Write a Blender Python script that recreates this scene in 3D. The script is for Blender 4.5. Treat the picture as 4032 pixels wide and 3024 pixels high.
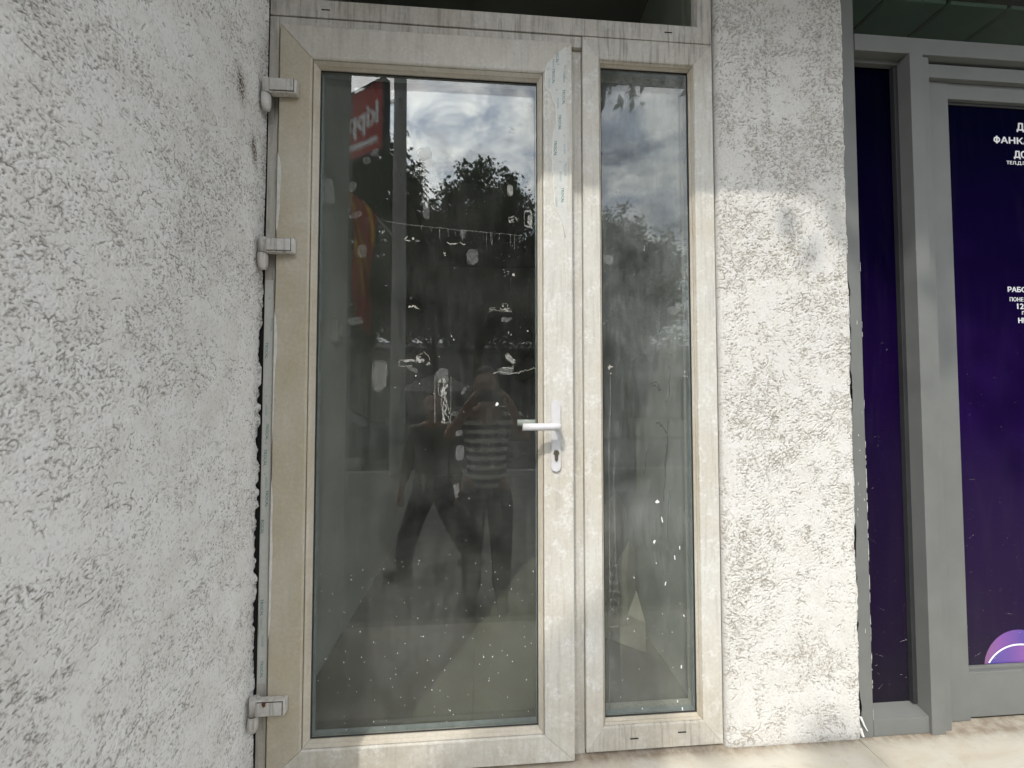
import bpy, bmesh, math, random
import numpy as np
from mathutils import Vector, Matrix, noise as mnoise

for _o in list(bpy.data.objects):
    bpy.data.objects.remove(_o)
S = bpy.context.scene
COL = S.collection
R = math.radians
random.seed(7)

# ------------------------------------------------------------------ camera, sky, sun, exposure
cam_d = bpy.data.cameras.new("camera")
cam = bpy.data.objects.new("camera", cam_d)
COL.objects.link(cam)
cam_d.sensor_fit = 'HORIZONTAL'
cam_d.sensor_width = 36.0
cam_d.lens = 36.0 * 1515.0 / 4032.0
cam_d.clip_start = 0.01
cam_d.clip_end = 500.0
cam.location = (0.0, -1.2, 1.10)
cam.rotation_euler = (R(90 + 1.82), 0.0, R(-4.15))
S.camera = cam

TO_SUN = Vector((-0.45, -1.0, 1.2)).normalized()
W = bpy.data.worlds.new("World")
S.world = W
W.use_nodes = True
nt = W.node_tree
nt.nodes.clear()


def N(nt, typ, **kw):
    n = nt.nodes.new(typ)
    for k, v in kw.items():
        if k == 'inp':
            for kk, vv in v.items():
                n.inputs[kk].default_value = vv
        else:
            setattr(n, k, v)
    return n


def L(nt, a, ao, b, bi):
    nt.links.new(a.outputs[ao], b.inputs[bi])


def math_n(nt, op, a, b=None, c=None, clamp=False):
    n = nt.nodes.new('ShaderNodeMath')
    n.operation = op
    n.use_clamp = clamp
    for i, v in enumerate((a, b, c)):
        if v is None:
            continue
        if isinstance(v, (int, float)):
            n.inputs[i].default_value = v
        else:
            nt.links.new(v, n.inputs[i])
    return n.outputs[0]


def ramp(nt, fac, stops, interp='LINEAR'):
    n = nt.nodes.new('ShaderNodeValToRGB')
    n.color_ramp.interpolation = interp
    e = n.color_ramp.elements
    while len(e) < len(stops):
        e.new(0.5)
    for i, (p, c) in enumerate(stops):
        e[i].position = p
        if isinstance(c, (int, float)):
            c = (c, c, c)
        e[i].color = (c[0], c[1], c[2], 1)
    nt.links.new(fac, n.inputs[0])
    return n.outputs[0]


def mixc(nt, fac, a, b, blend='MIX'):
    n = nt.nodes.new('ShaderNodeMix')
    n.data_type = 'RGBA'
    n.blend_type = blend
    for s, v in ((n.inputs[0], fac), (n.inputs[6], a), (n.inputs[7], b)):
        if isinstance(v, (int, float)):
            s.default_value = v
        elif isinstance(v, (tuple, list)):
            s.default_value = (v[0], v[1], v[2], 1)
        else:
            nt.links.new(v, s)
    return n.outputs[2]


sky = N(nt, 'ShaderNodeTexSky')
sky.sky_type = 'NISHITA'
sky.sun_disc = False
sky.sun_elevation = math.asin(TO_SUN.z)
sky.sun_rotation = math.atan2(TO_SUN.x, TO_SUN.y) % (2 * math.pi)
sky.air_density = 1.2
sky.dust_density = 2.0
tc = N(nt, 'ShaderNodeTexCoord')
sep = N(nt, 'ShaderNodeSeparateXYZ')
L(nt, tc, 'Generated', sep, 0)
zc = math_n(nt, 'ADD', math_n(nt, 'MAXIMUM', sep.outputs[2], 0.0), 0.22)
px = math_n(nt, 'DIVIDE', sep.outputs[0], zc)
py = math_n(nt, 'DIVIDE', sep.outputs[1], zc)
cmb = N(nt, 'ShaderNodeCombineXYZ')
nt.links.new(px, cmb.inputs[0])
nt.links.new(py, cmb.inputs[1])
cn = N(nt, 'ShaderNodeTexNoise', inp={'Scale': 3.4, 'Detail': 9.0, 'Roughness': 0.6, 'Distortion': 0.3})
L(nt, cmb, 0, cn, 'Vector')
cn2 = N(nt, 'ShaderNodeTexNoise', inp={'Scale': 7.5, 'Detail': 9.0, 'Roughness': 0.62, 'Distortion': 0.5})
L(nt, cmb, 0, cn2, 'Vector')
cover = ramp(nt, cn.outputs['Fac'], [(0.33, 0.0), (0.52, 1.0)])
ccol = ramp(nt, cn2.outputs['Fac'], [(0.36, (10.6, 12.0, 14.6)), (0.62, (27.4, 27.3, 26.9))])
skymix = mixc(nt, cover, sky.outputs[0], ccol)
# thin cloud glows round the sun (forward scattering)
dot = N(nt, 'ShaderNodeVectorMath', operation='DOT_PRODUCT')
L(nt, tc, 'Generated', dot, 0)
dot.inputs[1].default_value = TO_SUN
aur = math_n(nt, 'MULTIPLY_ADD', math_n(nt, 'POWER', math_n(nt, 'MAXIMUM', dot.outputs['Value'], 0.0), 7.0), 2.3, 1.0)
skymix = mixc(nt, 1.0, skymix, aur, 'MULTIPLY')
bg = N(nt, 'ShaderNodeBackground', inp={'Strength': 0.112})
nt.links.new(skymix, bg.inputs[0])
wo = N(nt, 'ShaderNodeOutputWorld')
L(nt, bg, 0, wo, 0)

sun_d = bpy.data.lights.new("sun", 'SUN')
sun_d.energy = 2.35
sun_d.angle = R(0.6)
sun_d.color = (1.0, 0.955, 0.88)
sun = bpy.data.objects.new("sun", sun_d)
COL.objects.link(sun)
sun.location = (-4, -9, 11)
sun.rotation_euler = (-TO_SUN).to_track_quat('-Z', 'Y').to_euler()

S.view_settings.view_transform = 'Standard'
S.view_settings.look = 'None'
S.view_settings.exposure = 0.0
S.view_settings.gamma = 1.0
S.view_settings.use_curve_mapping = False
S.render.engine = 'CYCLES'
S.cycles.use_denoising = True
S.cycles.max_bounces = 10
S.cycles.diffuse_bounces = 4
S.cycles.glossy_bounces = 5
S.cycles.transparent_max_bounces = 24
S.cycles.sample_clamp_indirect = 6.0


# ------------------------------------------------------------------ object helpers
def link(o, parent=None):
    COL.objects.link(o)
    if parent is not None:
        o.parent = parent
        o.matrix_parent_inverse = parent.matrix_world.inverted() if parent.type != 'EMPTY' else Matrix.Translation(-parent.location)
    return o


def tag(o, label=None, cat=None, group=None, kind=None):
    if label: o['label'] = label
    if cat: o['category'] = cat
    if group: o['group'] = group
    if kind: o['kind'] = kind
    return o


def thing(name, label, cat, loc, group=None):
    o = bpy.data.objects.new(name, None)
    o.empty_display_size = 0.1
    o.location = loc
    COL.objects.link(o)
    return tag(o, label, cat, group)


def obj(name, bm, mat, parent=None, smooth=False, label=None):
    me = bpy.data.meshes.new(name)
    bmesh.ops.recalc_face_normals(bm, faces=bm.faces)
    bm.to_mesh(me)
    bm.free()
    for m in (mat if isinstance(mat, (list, tuple)) else [mat]):
        me.materials.append(m)
    if smooth:
        for p in me.polygons:
            p.use_smooth = True
    o = bpy.data.objects.new(name, me)
    link(o, parent)
    if label: o['label'] = label
    return o


def box(bm, x0, x1, y0, y1, z0, z1, bev=0.0, mi=0):
    ret = bmesh.ops.create_cube(bm, size=1.0)
    vs = ret['verts']
    for v in vs:
        v.co = Vector(((x0 + x1) / 2 + v.co.x * (x1 - x0), (y0 + y1) / 2 + v.co.y * (y1 - y0), (z0 + z1) / 2 + v.co.z * (z1 - z0)))
    fs = set(f for v in vs for f in v.link_faces)
    for f in fs: f.material_index = mi
    if bev > 0:
        es = list(set(e for v in vs for e in v.link_edges))
        bmesh.ops.bevel(bm, geom=es, offset=bev, segments=2, affect='EDGES', profile=0.5)
    return vs


def prism(bm, pts, depth_vec):
    """closed polygon pts (3D) extruded by depth_vec"""
    a = [bm.verts.new(p) for p in pts]
    d = Vector(depth_vec)
    b = [bm.verts.new(Vector(p) + d) for p in pts]
    n = len(pts)
    try:
        bm.faces.new(a)
        bm.faces.new(list(reversed(b)))
    except ValueError:
        pass
    for i in range(n):
        bm.faces.new((a[i], b[i], b[(i + 1) % n], a[(i + 1) % n]))


def tube(bm, pts, radii, seg=10, cap=True, flat=None):
    pts = [Vector(p) for p in pts]
    if isinstance(radii, (int, float)): radii = [radii] * len(pts)
    rings = []
    up = Vector((0.13, 0.31, 0.94)).normalized()
    for i, p in enumerate(pts):
        if i == 0: t = pts[1] - p
        elif i == len(pts) - 1: t = p - pts[i - 1]
        else: t = pts[i + 1] - pts[i - 1]
        t.normalize()
        u = t.cross(up)
        if u.length < 1e-3: u = t.cross(Vector((1, 0, 0)))
        u.normalize()
        w = u.cross(t)
        ring = []
        for k in range(seg):
            a = 2 * math.pi * k / seg
            ring.append(bm.verts.new(p + (u * math.cos(a) + w * math.sin(a)) * radii[i]))
        rings.append(ring)
    for r0, r1 in zip(rings, rings[1:]):
        for k in range(seg):
            bm.faces.new((r0[k], r0[(k + 1) % seg], r1[(k + 1) % seg], r1[k]))
    if cap:
        bm.faces.new(list(reversed(rings[0])))
        bm.faces.new(rings[-1])


def bm_new():
    return bmesh.new()


# ------------------------------------------------------------------ materials
def new_mat(name):
    m = bpy.data.materials.new(name)
    m.use_nodes = True
    m.node_tree.nodes.clear()
    return m, m.node_tree


def coords(nt, scale=(1, 1, 1)):
    t = N(nt, 'ShaderNodeTexCoord')
    mp = N(nt, 'ShaderNodeMapping')
    mp.inputs['Scale'].default_value = scale
    L(nt, t, 'Object', mp, 'Vector')
    return mp.outputs[0]


def noise(nt, vec, scale, detail=4.0, rough=0.55, dist=0.0):
    n = N(nt, 'ShaderNodeTexNoise', inp={'Scale': scale, 'Detail': detail, 'Roughness': rough, 'Distortion': dist})
    nt.links.new(vec, n.inputs['Vector'])
    return n.outputs['Fac']


def finish(nt, color, rough=0.6, bump=None, bump_d=0.001, spec=0.4, metal=0.0):
    b = N(nt, 'ShaderNodeBsdfPrincipled')
    for k, v in (('Base Color', color), ('Roughness', rough), ('Specular IOR Level', spec), ('Metallic', metal)):
        s = b.inputs[k]
        if isinstance(v, (tuple, list)): s.default_value = (v[0], v[1], v[2], 1)
        elif isinstance(v, (int, float)): s.default_value = v
        else: nt.links.new(v, s)
    if bump is not None:
        bn = N(nt, 'ShaderNodeBump', inp={'Strength': 1.0, 'Distance': bump_d})
        nt.links.new(bump, bn.inputs['Height'])
        L(nt, bn, 0, b, 'Normal')
    o = N(nt, 'ShaderNodeOutputMaterial')
    L(nt, b, 0, o, 0)
    return b


def plain(name, c, rough=0.6, var=0.12, scale=12.0, spec=0.4, metal=0.0, bump=0.0):
    m, nt = new_mat(name)
    v = coords(nt)
    n = noise(nt, v, scale, 5.0)
    col = ramp(nt, n, [(0.3, tuple(x * (1 - var) for x in c)), (0.7, tuple(min(1, x * (1 + var)) for x in c))])
    finish(nt, col, rough, n if bump else None, bump, spec, metal)
    return m


def stucco_mat(name, base, dirt_shade, warm, tint_amt):
    m, nt = new_mat(name)
    v = coords(nt)
    at = N(nt, 'ShaderNodeAttribute', attribute_name='groove')
    big = noise(nt, v, 2.2, 5.0, 0.6)
    mid = noise(nt, v, 14.0, 5.0, 0.6)
    fine = noise(nt, v, 300.0, 3.0, 0.6)
    c0 = ramp(nt, big, [(0.35, base), (0.7, tuple(b * 0.93 for b in base))])
    c1 = mixc(nt, math_n(nt, 'MULTIPLY', ramp(nt, mid, [(0.42, 0.0), (0.75, 1.0)]), tint_amt), c0, warm)
    # grime in the grooves with their shade painted in, heavier in some patches
    patch = ramp(nt, noise(nt, v, 5.5, 4.0, 0.6), [(0.3, 0.72), (0.65, 1.0)])
    g = math_n(nt, 'MULTIPLY', ramp(nt, at.outputs['Fac'], [(0.12, 0.0), (0.62, 1.0)]), patch, clamp=True)
    pit = noise(nt, coords(nt, (1.0, 1.0, 0.75)), 150.0, 4.0, 0.62, 0.8)
    pm = math_n(nt, 'MULTIPLY', ramp(nt, pit, [(0.53, 0.0), (0.68, 1.0)]), math_n(nt, 'MULTIPLY', patch, 0.75))
    c1 = mixc(nt, pm, c1, tuple(0.5 * (a_ + b_) for a_, b_ in zip(dirt_shade, warm)))
    c2 = mixc(nt, g, c1, dirt_shade)
    # rusty moss stains and the pillar's painted edge shade
    st = N(nt, 'ShaderNodeAttribute', attribute_name='stain_shade')
    stn = math_n(nt, 'MULTIPLY', st.outputs['Fac'], ramp(nt, noise(nt, v, 160.0, 4.0, 0.7), [(0.40, 0.1), (0.62, 1.0)]), clamp=True)
    c3 = mixc(nt, stn, c2, (0.10, 0.075, 0.045))
    finish(nt, c3, 0.95, fine, 0.0010, 0.15)
    return m


def pvc_mat(name, base, tan, white, tan_amt, streak_amt, white_amt, grey=(0.36, 0.345, 0.31)):
    m, nt = new_mat(name)
    v = coords(nt)
    big = noise(nt, v, 3.1, 5.0, 0.6, 0.4)
    mid = noise(nt, v, 17.0, 6.0, 0.65)
    fine = noise(nt, v, 95.0, 6.0, 0.7)
    vs = coords(nt, (1.0, 1.0, 0.07))
    streak = noise(nt, vs, 85.0, 5.0, 0.6)
    c = mixc(nt, math_n(nt, 'MULTIPLY', ramp(nt, big, [(0.36, 0.0), (0.64, 1.0)]), tan_amt), base, tan)
    c = mixc(nt, math_n(nt, 'MULTIPLY', ramp(nt, streak, [(0.5, 0.0), (0.68, 1.0)]), streak_amt), c, grey)
    wm = math_n(nt, 'MULTIPLY', ramp(nt, mid, [(0.52, 0.0), (0.60, 1.0)]), ramp(nt, fine, [(0.4, 0.15), (0.6, 1.0)]))
    c = mixc(nt, math_n(nt, 'MULTIPLY', wm, white_amt), c, white)
    spots = ramp(nt, noise(nt, v, 60.0, 3.0, 0.5), [(0.70, 0.0), (0.75, 1.0)])
    c = mixc(nt, math_n(nt, 'MULTIPLY', spots, 0.45), c, grey)
    sz = N(nt, 'ShaderNodeSeparateXYZ')
    nt.links.new(v, sz.inputs[0])
    low = math_n(nt, 'DIVIDE', math_n(nt, 'SUBTRACT', 0.26, sz.outputs[2]), 0.24, clamp=True)   # splash dirt near the ground
    splash = math_n(nt, 'MULTIPLY', math_n(nt, 'POWER', low, 0.8), ramp(nt, noise(nt, v, 22.0, 6.0, 0.7), [(0.34, 0.15), (0.62, 0.9)]))
    c = mixc(nt, math_n(nt, 'MULTIPLY', splash, 0.6), c, (0.33, 0.295, 0.23))
    top = math_n(nt, 'DIVIDE', math_n(nt, 'SUBTRACT', sz.outputs[2], 2.05), 0.25, clamp=True)      # soot washed down from the head
    soot = math_n(nt, 'MULTIPLY', top, ramp(nt, noise(nt, coords(nt, (1, 1, 0.25)), 30.0, 6.0, 0.7), [(0.42, 0.0), (0.66, 0.8)]))
    c = mixc(nt, math_n(nt, 'MULTIPLY', soot, 0.55), c, (0.25, 0.225, 0.18))
    vg = ramp(nt, fine, [(0.25, 0.88), (0.75, 1.08)])
    c = mixc(nt, 1.0, c, vg, 'MULTIPLY')
    finish(nt, c, ramp(nt, mid, [(0.3, 0.42), (0.7, 0.62)]), fine, 0.00025, 0.35)
    return m


M = {}
M['stucco_shade'] = stucco_mat('stucco_shade', (0.80, 0.795, 0.775), (0.27, 0.255, 0.23), (0.52, 0.48, 0.41), 0.40)  # one white stucco in two copies: shaded wall lightened, sunlit pillar darkened
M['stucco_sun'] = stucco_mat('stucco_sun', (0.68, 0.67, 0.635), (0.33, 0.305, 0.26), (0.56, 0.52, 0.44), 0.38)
M['pvc_tan'] = pvc_mat('pvc_tan', (0.51, 0.475, 0.39), (0.42, 0.365, 0.255), (0.66, 0.63, 0.56), 0.9, 0.25, 0.15)
M['pvc'] = pvc_mat('pvc', (0.60, 0.59, 0.54), (0.51, 0.465, 0.37), (0.72, 0.715, 0.69), 0.6, 0.45, 0.65)
M['pvc_top'] = pvc_mat('pvc_top', (0.55, 0.53, 0.47), (0.48, 0.45, 0.375), (0.66, 0.65, 0.60), 0.7, 0.35, 0.25)
M['pvc_grey'] = pvc_mat('pvc_grey', (0.55, 0.53, 0.48), (0.46, 0.43, 0.36), (0.68, 0.66, 0.62), 0.7, 0.9, 0.3, (0.24, 0.225, 0.20))
M['pvc_bead'] = pvc_mat('pvc_bead', (0.55, 0.51, 0.43), (0.44, 0.385, 0.29), (0.66, 0.63, 0.56), 0.9, 0.35, 0.1)
M['pvc_hinge'] = pvc_mat('pvc_hinge', (0.60, 0.595, 0.57), (0.46, 0.43, 0.38), (0.68, 0.68, 0.66), 0.8, 0.7, 0.3, (0.22, 0.20, 0.18))
M['white_paint'] = plain('white_paint', (0.60, 0.595, 0.60), 0.35, 0.04, 60, 0.5)
M['lock_metal'] = plain('lock_metal', (0.20, 0.175, 0.12), 0.42, 0.25, 200, 0.5, 0.7)
M['lock_dark'] = plain('lock_dark', (0.02, 0.018, 0.015), 0.6)
M['void'] = plain('void', (0.008, 0.008, 0.008), 0.9)
M['gasket'] = plain('gasket', (0.03, 0.03, 0.032), 0.6)
M['spacer'] = plain('spacer', (0.25, 0.285, 0.28), 0.45, 0.15, 40, 0.5, 0.3)
M['film'] = plain('film', (0.56, 0.565, 0.525), 0.35, 0.06, 90, 0.5)
M['film_print'] = plain('film_print', (0.055, 0.21, 0.185), 0.5, 0.2, 60)
M['film_print_pale'] = plain('film_print_pale', (0.30, 0.42, 0.40), 0.5, 0.2, 60)
M['film_edge'] = plain('film_edge', (0.80, 0.80, 0.77), 0.5, 0.05)
M['flake'] = plain('flake', (0.60, 0.585, 0.54), 0.6, 0.12, 50)
M['rust'] = plain('rust', (0.10, 0.045, 0.025), 0.9, 0.4, 300)
M['alu'] = plain('alu', (0.155, 0.160, 0.150), 0.55, 0.07, 9, 0.3)
M['alu_gap'] = plain('alu_gap', (0.012, 0.012, 0.012), 0.7)
M['board'] = plain('board', (0.12, 0.22, 0.17), 0.55, 0.06, 6)
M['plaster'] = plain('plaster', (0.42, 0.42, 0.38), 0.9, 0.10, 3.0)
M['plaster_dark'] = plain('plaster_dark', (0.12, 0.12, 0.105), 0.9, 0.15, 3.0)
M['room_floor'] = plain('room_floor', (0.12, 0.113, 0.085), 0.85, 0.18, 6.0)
M['cardboard'] = plain('cardboard', (0.52, 0.49, 0.41), 0.85, 0.15, 8.0)
M['switch'] = plain('switch', (0.42, 0.42, 0.38), 0.5)
M['concrete'] = plain('concrete', (0.36, 0.35, 0.32), 0.9, 0.15, 5.0)
M['soffit'] = plain('soffit', (0.20, 0.20, 0.17), 0.9, 0.15, 3.0)
M['facade'] = plain('facade', (0.60, 0.59, 0.56), 0.9, 0.08, 3.0)


def glass_mat(name, r0, tint, dust_col, dust_lo, dust_hi, z_lo, z_hi, smear=1.0):
    """two-faced pane: mirror part by angle, the rest straight through, a film of dust on top"""
    m, nt = new_mat(name)
    v = coords(nt)
    lw = N(nt, 'ShaderNodeLayerWeight', inp={'Blend': 0.5})
    f5 = math_n(nt, 'POWER', lw.outputs['Facing'], 5.0)
    fac = math_n(nt, 'MULTIPLY_ADD', f5, 1.0 - r0, r0, clamp=True)
    tr = N(nt, 'ShaderNodeBsdfTransparent', inp={'Color': (*tint, 1)})
    gl = N(nt, 'ShaderNodeBsdfGlossy', inp={'Color': (0.98, 1.0, 1.0, 1), 'Roughness': 0.0})
    mx = N(nt, 'ShaderNodeMixShader')
    nt.links.new(fac, mx.inputs[0])
    L(nt, tr, 0, mx, 1)
    L(nt, gl, 0, mx, 2)
    sx = N(nt, 'ShaderNodeSeparateXYZ')
    nt.links.new(v, sx.inputs[0])
    zz = math_n(nt, 'DIVIDE', math_n(nt, 'SUBTRACT', sx.outputs[2], z_lo), z_hi - z_lo, clamp=True)
    base = math_n(nt, 'MULTIPLY_ADD', zz, dust_hi - dust_lo, dust_lo)
    n1 = noise(nt, v, 4.0, 6.0, 0.65, 0.6)
    n2 = noise(nt, coords(nt, (1, 1, 0.12)), 60.0, 4.0, 0.6)
    n3 = noise(nt, v, 260.0, 3.0, 0.6)
    d = math_n(nt, 'MULTIPLY', base, ramp(nt, n1, [(0.32, 0.25), (0.68, 2.2)]))
    d = math_n(nt, 'MULTIPLY', d, ramp(nt, n2, [(0.3, 0.6), (0.72, 1.8)]))
    d = math_n(nt, 'MULTIPLY', d, ramp(nt, n3, [(0.35, 0.75), (0.7, 1.3)]), clamp=True)
    df = N(nt, 'ShaderNodeBsdfDiffuse', inp={'Color': (*dust_col, 1)})
    mx2 = N(nt, 'ShaderNodeMixShader')
    nt.links.new(d, mx2.inputs[0])
    L(nt, mx, 0, mx2, 1)
    L(nt, df, 0, mx2, 2)
    o = N(nt, 'ShaderNodeOutputMaterial')
    L(nt, mx2, 0, o, 0)
    return m


M['glass'] = glass_mat('glass', 0.058, (0.88, 0.905, 0.88), (0.52, 0.53, 0.50), 0.027, 0.013, 0.2, 1.7)
M['glass_side'] = glass_mat('glass_side', 0.056, (0.88, 0.905, 0.88), (0.52, 0.54, 0.53), 0.030, 0.085, 0.2, 2.0)
M['glass_dark'] = glass_mat('glass_dark', 0.022, (0.80, 0.83, 0.80), (0.4, 0.4, 0.38), 0.01, 0.01, 0.2, 1.7)


def tape_mat(name, alpha, c):
    m, nt = new_mat(name)
    v = coords(nt)
    n = noise(nt, v, 160.0, 4.0, 0.7)
    tr = N(nt, 'ShaderNodeBsdfTransparent')
    df = N(nt, 'ShaderNodeBsdfDiffuse', inp={'Color': (*c, 1)})
    mx = N(nt, 'ShaderNodeMixShader')
    nt.links.new(math_n(nt, 'MULTIPLY', ramp(nt, n, [(0.35, 0.5), (0.65, 1.25)]), alpha, clamp=True), mx.inputs[0])
    L(nt, tr, 0, mx, 1)
    L(nt, df, 0, mx, 2)
    o = N(nt, 'ShaderNodeOutputMaterial')
    L(nt, mx, 0, o, 0)
    return m


M['tape_clear'] = tape_mat('tape_clear', 0.065, (0.7, 0.72, 0.70))
M['tape_milky'] = tape_mat('tape_milky', 0.20, (0.72, 0.72, 0.68))
M['paper'] = tape_mat('paper', 0.48, (0.70, 0.68, 0.60))
M['speck'] = plain('speck', (0.85, 0.85, 0.83), 0.7, 0.03)


def film_gradient(name, k, stops):
    """window film with its shaded navy top and sunlit violet below painted in, dulled by fine scratches"""
    m, nt = new_mat(name)
    v = coords(nt)
    sx = N(nt, 'ShaderNodeSeparateXYZ')
    nt.links.new(v, sx.inputs[0])
    t = math_n(nt, 'DIVIDE', sx.outputs[2], 2.2, clamp=True)
    w = math_n(nt, 'MULTIPLY_ADD', noise(nt, v, 1.7, 3.0), 0.30, math_n(nt, 'SUBTRACT', t, 0.15), clamp=True)
    c = ramp(nt, w, [(p, tuple(q * k for q in col)) for p, col in stops])
    sc = noise(nt, coords(nt, (30, 30, 130)), 2.2, 3.0, 0.6, 1.0)
    s_ = ramp(nt, sc, [(0.66, 0.0), (0.72, 1.0)])
    low = math_n(nt, 'SUBTRACT', 1.0, t, clamp=True)
    c = mixc(nt, math_n(nt, 'MULTIPLY', math_n(nt, 'MULTIPLY', s_, low), 0.07), c, (0.4, 0.38, 0.42))
    smear = noise(nt, coords(nt, (9, 9, 1.1)), 1.6, 4.0, 0.6, 1.2)
    c = mixc(nt, math_n(nt, 'MULTIPLY', ramp(nt, smear, [(0.5, 0.0), (0.75, 1.0)]), 0.008), c, (0.4, 0.38, 0.40))
    finish(nt, c, 0.3, None, 0, 0.0)
    return m


FS = [(0.0, (0.030, 0.026, 0.036)), (0.22, (0.022, 0.013, 0.040)), (0.50, (0.0125, 0.0042, 0.044)), (0.72, (0.0065, 0.0026, 0.030)), (1.0, (0.0012, 0.0022, 0.011))]  # darker upper stops paint the overhang's shade, violet lower stops the sun
M['window_film'] = film_gradient('window_film', 0.95, FS)
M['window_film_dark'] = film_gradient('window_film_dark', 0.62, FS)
M['letter'] = plain('letter', (0.80, 0.80, 0.80), 0.4, 0.03)


def marble_mat():
    m, nt = new_mat('marble')
    v = coords(nt)
    w = noise(nt, coords(nt, (1.0, 2.2, 1.0)), 3.0, 6.0, 0.6, 1.2)
    vein = noise(nt, coords(nt, (1.6, 5.0, 1.0)), 5.0, 7.0, 0.65, 1.6)
    c = ramp(nt, w, [(0.3, (0.60, 0.54, 0.44)), (0.5, (0.66, 0.62, 0.54)), (0.7, (0.70, 0.68, 0.62))])
    c = mixc(nt, 1.0, c, (0.78, 0.77, 0.735), 'MULTIPLY')
    c = mixc(nt, ramp(nt, vein, [(0.60, 0.0), (0.72, 0.55)]), c, (0.46, 0.37, 0.26))
    sy = N(nt, 'ShaderNodeSeparateXYZ')
    nt.links.new(v, sy.inputs[0])
    near = math_n(nt, 'DIVIDE', math_n(nt, 'ADD', sy.outputs[1], 0.075), 0.07, clamp=True)
    near = math_n(nt, 'MULTIPLY', math_n(nt, 'POWER', near, 2.5), ramp(nt, noise(nt, v, 30.0, 5.0, 0.7), [(0.3, 0.25), (0.6, 0.85)]))
    c = mixc(nt, near, c, (0.20, 0.15, 0.10))
    grime = ramp(nt, noise(nt, v, 24.0, 5.0, 0.7), [(0.55, 0.0), (0.72, 0.5)])
    c = mixc(nt, grime, c, (0.36, 0.31, 0.26))
    finish(nt, c, 0.42, noise(nt, v, 120.0, 3.0), 0.0002, 0.4)
    return m


M['marble'] = marble_mat()

# ------------------------------------------------------------------ rough stucco relief built as geometry
FZ = -0.012            # marble floor level
ZG = -0.37             # street level


def vnoise(shape, cell, rng):
    """smooth value noise on a grid"""
    h, w = shape
    gh, gw = int(h / cell) + 3, int(w / cell) + 3
    g = rng.random((gh, gw)) * 2 - 1
    yy = np.arange(h) / cell
    xx = np.arange(w) / cell
    iy, ix = yy.astype(int), xx.astype(int)
    fy, fx = yy - iy, xx - ix
    fy = fy * fy * (3 - 2 * fy)
    fx = fx * fx * (3 - 2 * fx)
    a = g[np.ix_(iy, ix)]
    b = g[np.ix_(iy, ix + 1)]
    c = g[np.ix_(iy + 1, ix)]
    d = g[np.ix_(iy + 1, ix + 1)]
    return (a * (1 - fx) + b * fx) * (1 - fy)[:, None] + (c * (1 - fx) + d * fx) * fy[:, None]


def blur(a):
    p = np.pad(a, 1, mode='edge')
    a = 0.25 * p[:-2] + 0.5 * p[1:-1] + 0.25 * p[2:]
    return 0.25 * a[:, :-2] + 0.5 * a[:, 1:-1] + 0.25 * a[:, 2:]


def stucco_field(w, h, step, seed, dens, deep, lean, lk=1.0, spread=0.75, rim=0.25):
    """height map (metres) of trowelled stucco: short dragged grooves along swirling strokes"""
    rng = np.random.default_rng(seed)
    nu, nv = int(w / step) + 1, int(h / step) + 1
    ang = vnoise((nv, nu), 0.16 / step, rng) * 1.5 + vnoise((nv, nu), 0.05 / step, rng) * 0.7 + lean
    dense = vnoise((nv, nu), 0.13 / step, rng) * 0.6 + vnoise((nv, nu), 0.035 / step, rng) * 0.7
    gro = np.zeros((nv, nu))
    n = int(w * h * dens)
    for pas in range(2):
        k = n if pas == 0 else n // 40
        u0 = rng.random(k) * (nu - 1)
        v0 = rng.random(k) * (nv - 1)
        keep = rng.random(k) < np.clip(0.55 + 0.85 * dense[v0.astype(int), u0.astype(int)], 0.04, 1)
        u0, v0 = u0[keep], v0[keep]
        k = len(u0)
        ln = np.where(rng.random(k) < 0.72, rng.uniform(0.0006, 0.0040, k), rng.uniform(0.004, 0.011, k)) if pas == 0 else rng.uniform(0.014, 0.040, k)
        dp = rng.uniform(0.25, 1.0, k) ** 1.5 * deep
        ln = ln * lk
        th = ang[v0.astype(int), u0.astype(int)] + rng.normal(0, spread, k)
        curv = rng.normal(0, 55.0, k)
        ns = int(0.05 / (step * 0.6))
        u, v = u0.copy(), v0.copy()
        tot = np.zeros(k)
        wob = rng.normal(0, 0.5, (ns, k))
        for s in range(ns):
            act = (tot < ln) & (u > 0) & (u < nu - 1) & (v > 0) & (v < nv - 1)
            if not act.any(): break
            t = np.clip(tot / ln, 0, 1)
            pr = dp * np.sqrt(np.clip(1 - (2 * t - 1) ** 2, 0.12, 1))
            np.maximum.at(gro, (np.rint(v[act]).astype(int), np.rint(u[act]).astype(int)), pr[act])
            d = step * 0.6
            u = u + np.cos(th + wob[s]) * 0.6
            v = v + np.sin(th + wob[s]) * 0.6
            th = th + curv * d
            tot = tot + d
    soft = blur(gro)
    g = 0.5 * soft + 0.5 * np.minimum(gro, soft * 2.0)
    lump = vnoise((nv, nu), 0.011 / step, rng) * 0.00022 + vnoise((nv, nu), 0.03 / step, rng) * 0.0007 + vnoise((nv, nu), 0.2 / step, rng) * 0.0012
    grain = blur(rng.normal(0, 1, (nv, nu))) * 0.00022
    wide = blur(blur(blur(soft)))
    return lump + grain - g + rim * np.maximum(wide * 1.6 - soft, 0), g / deep, nu, nv


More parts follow.
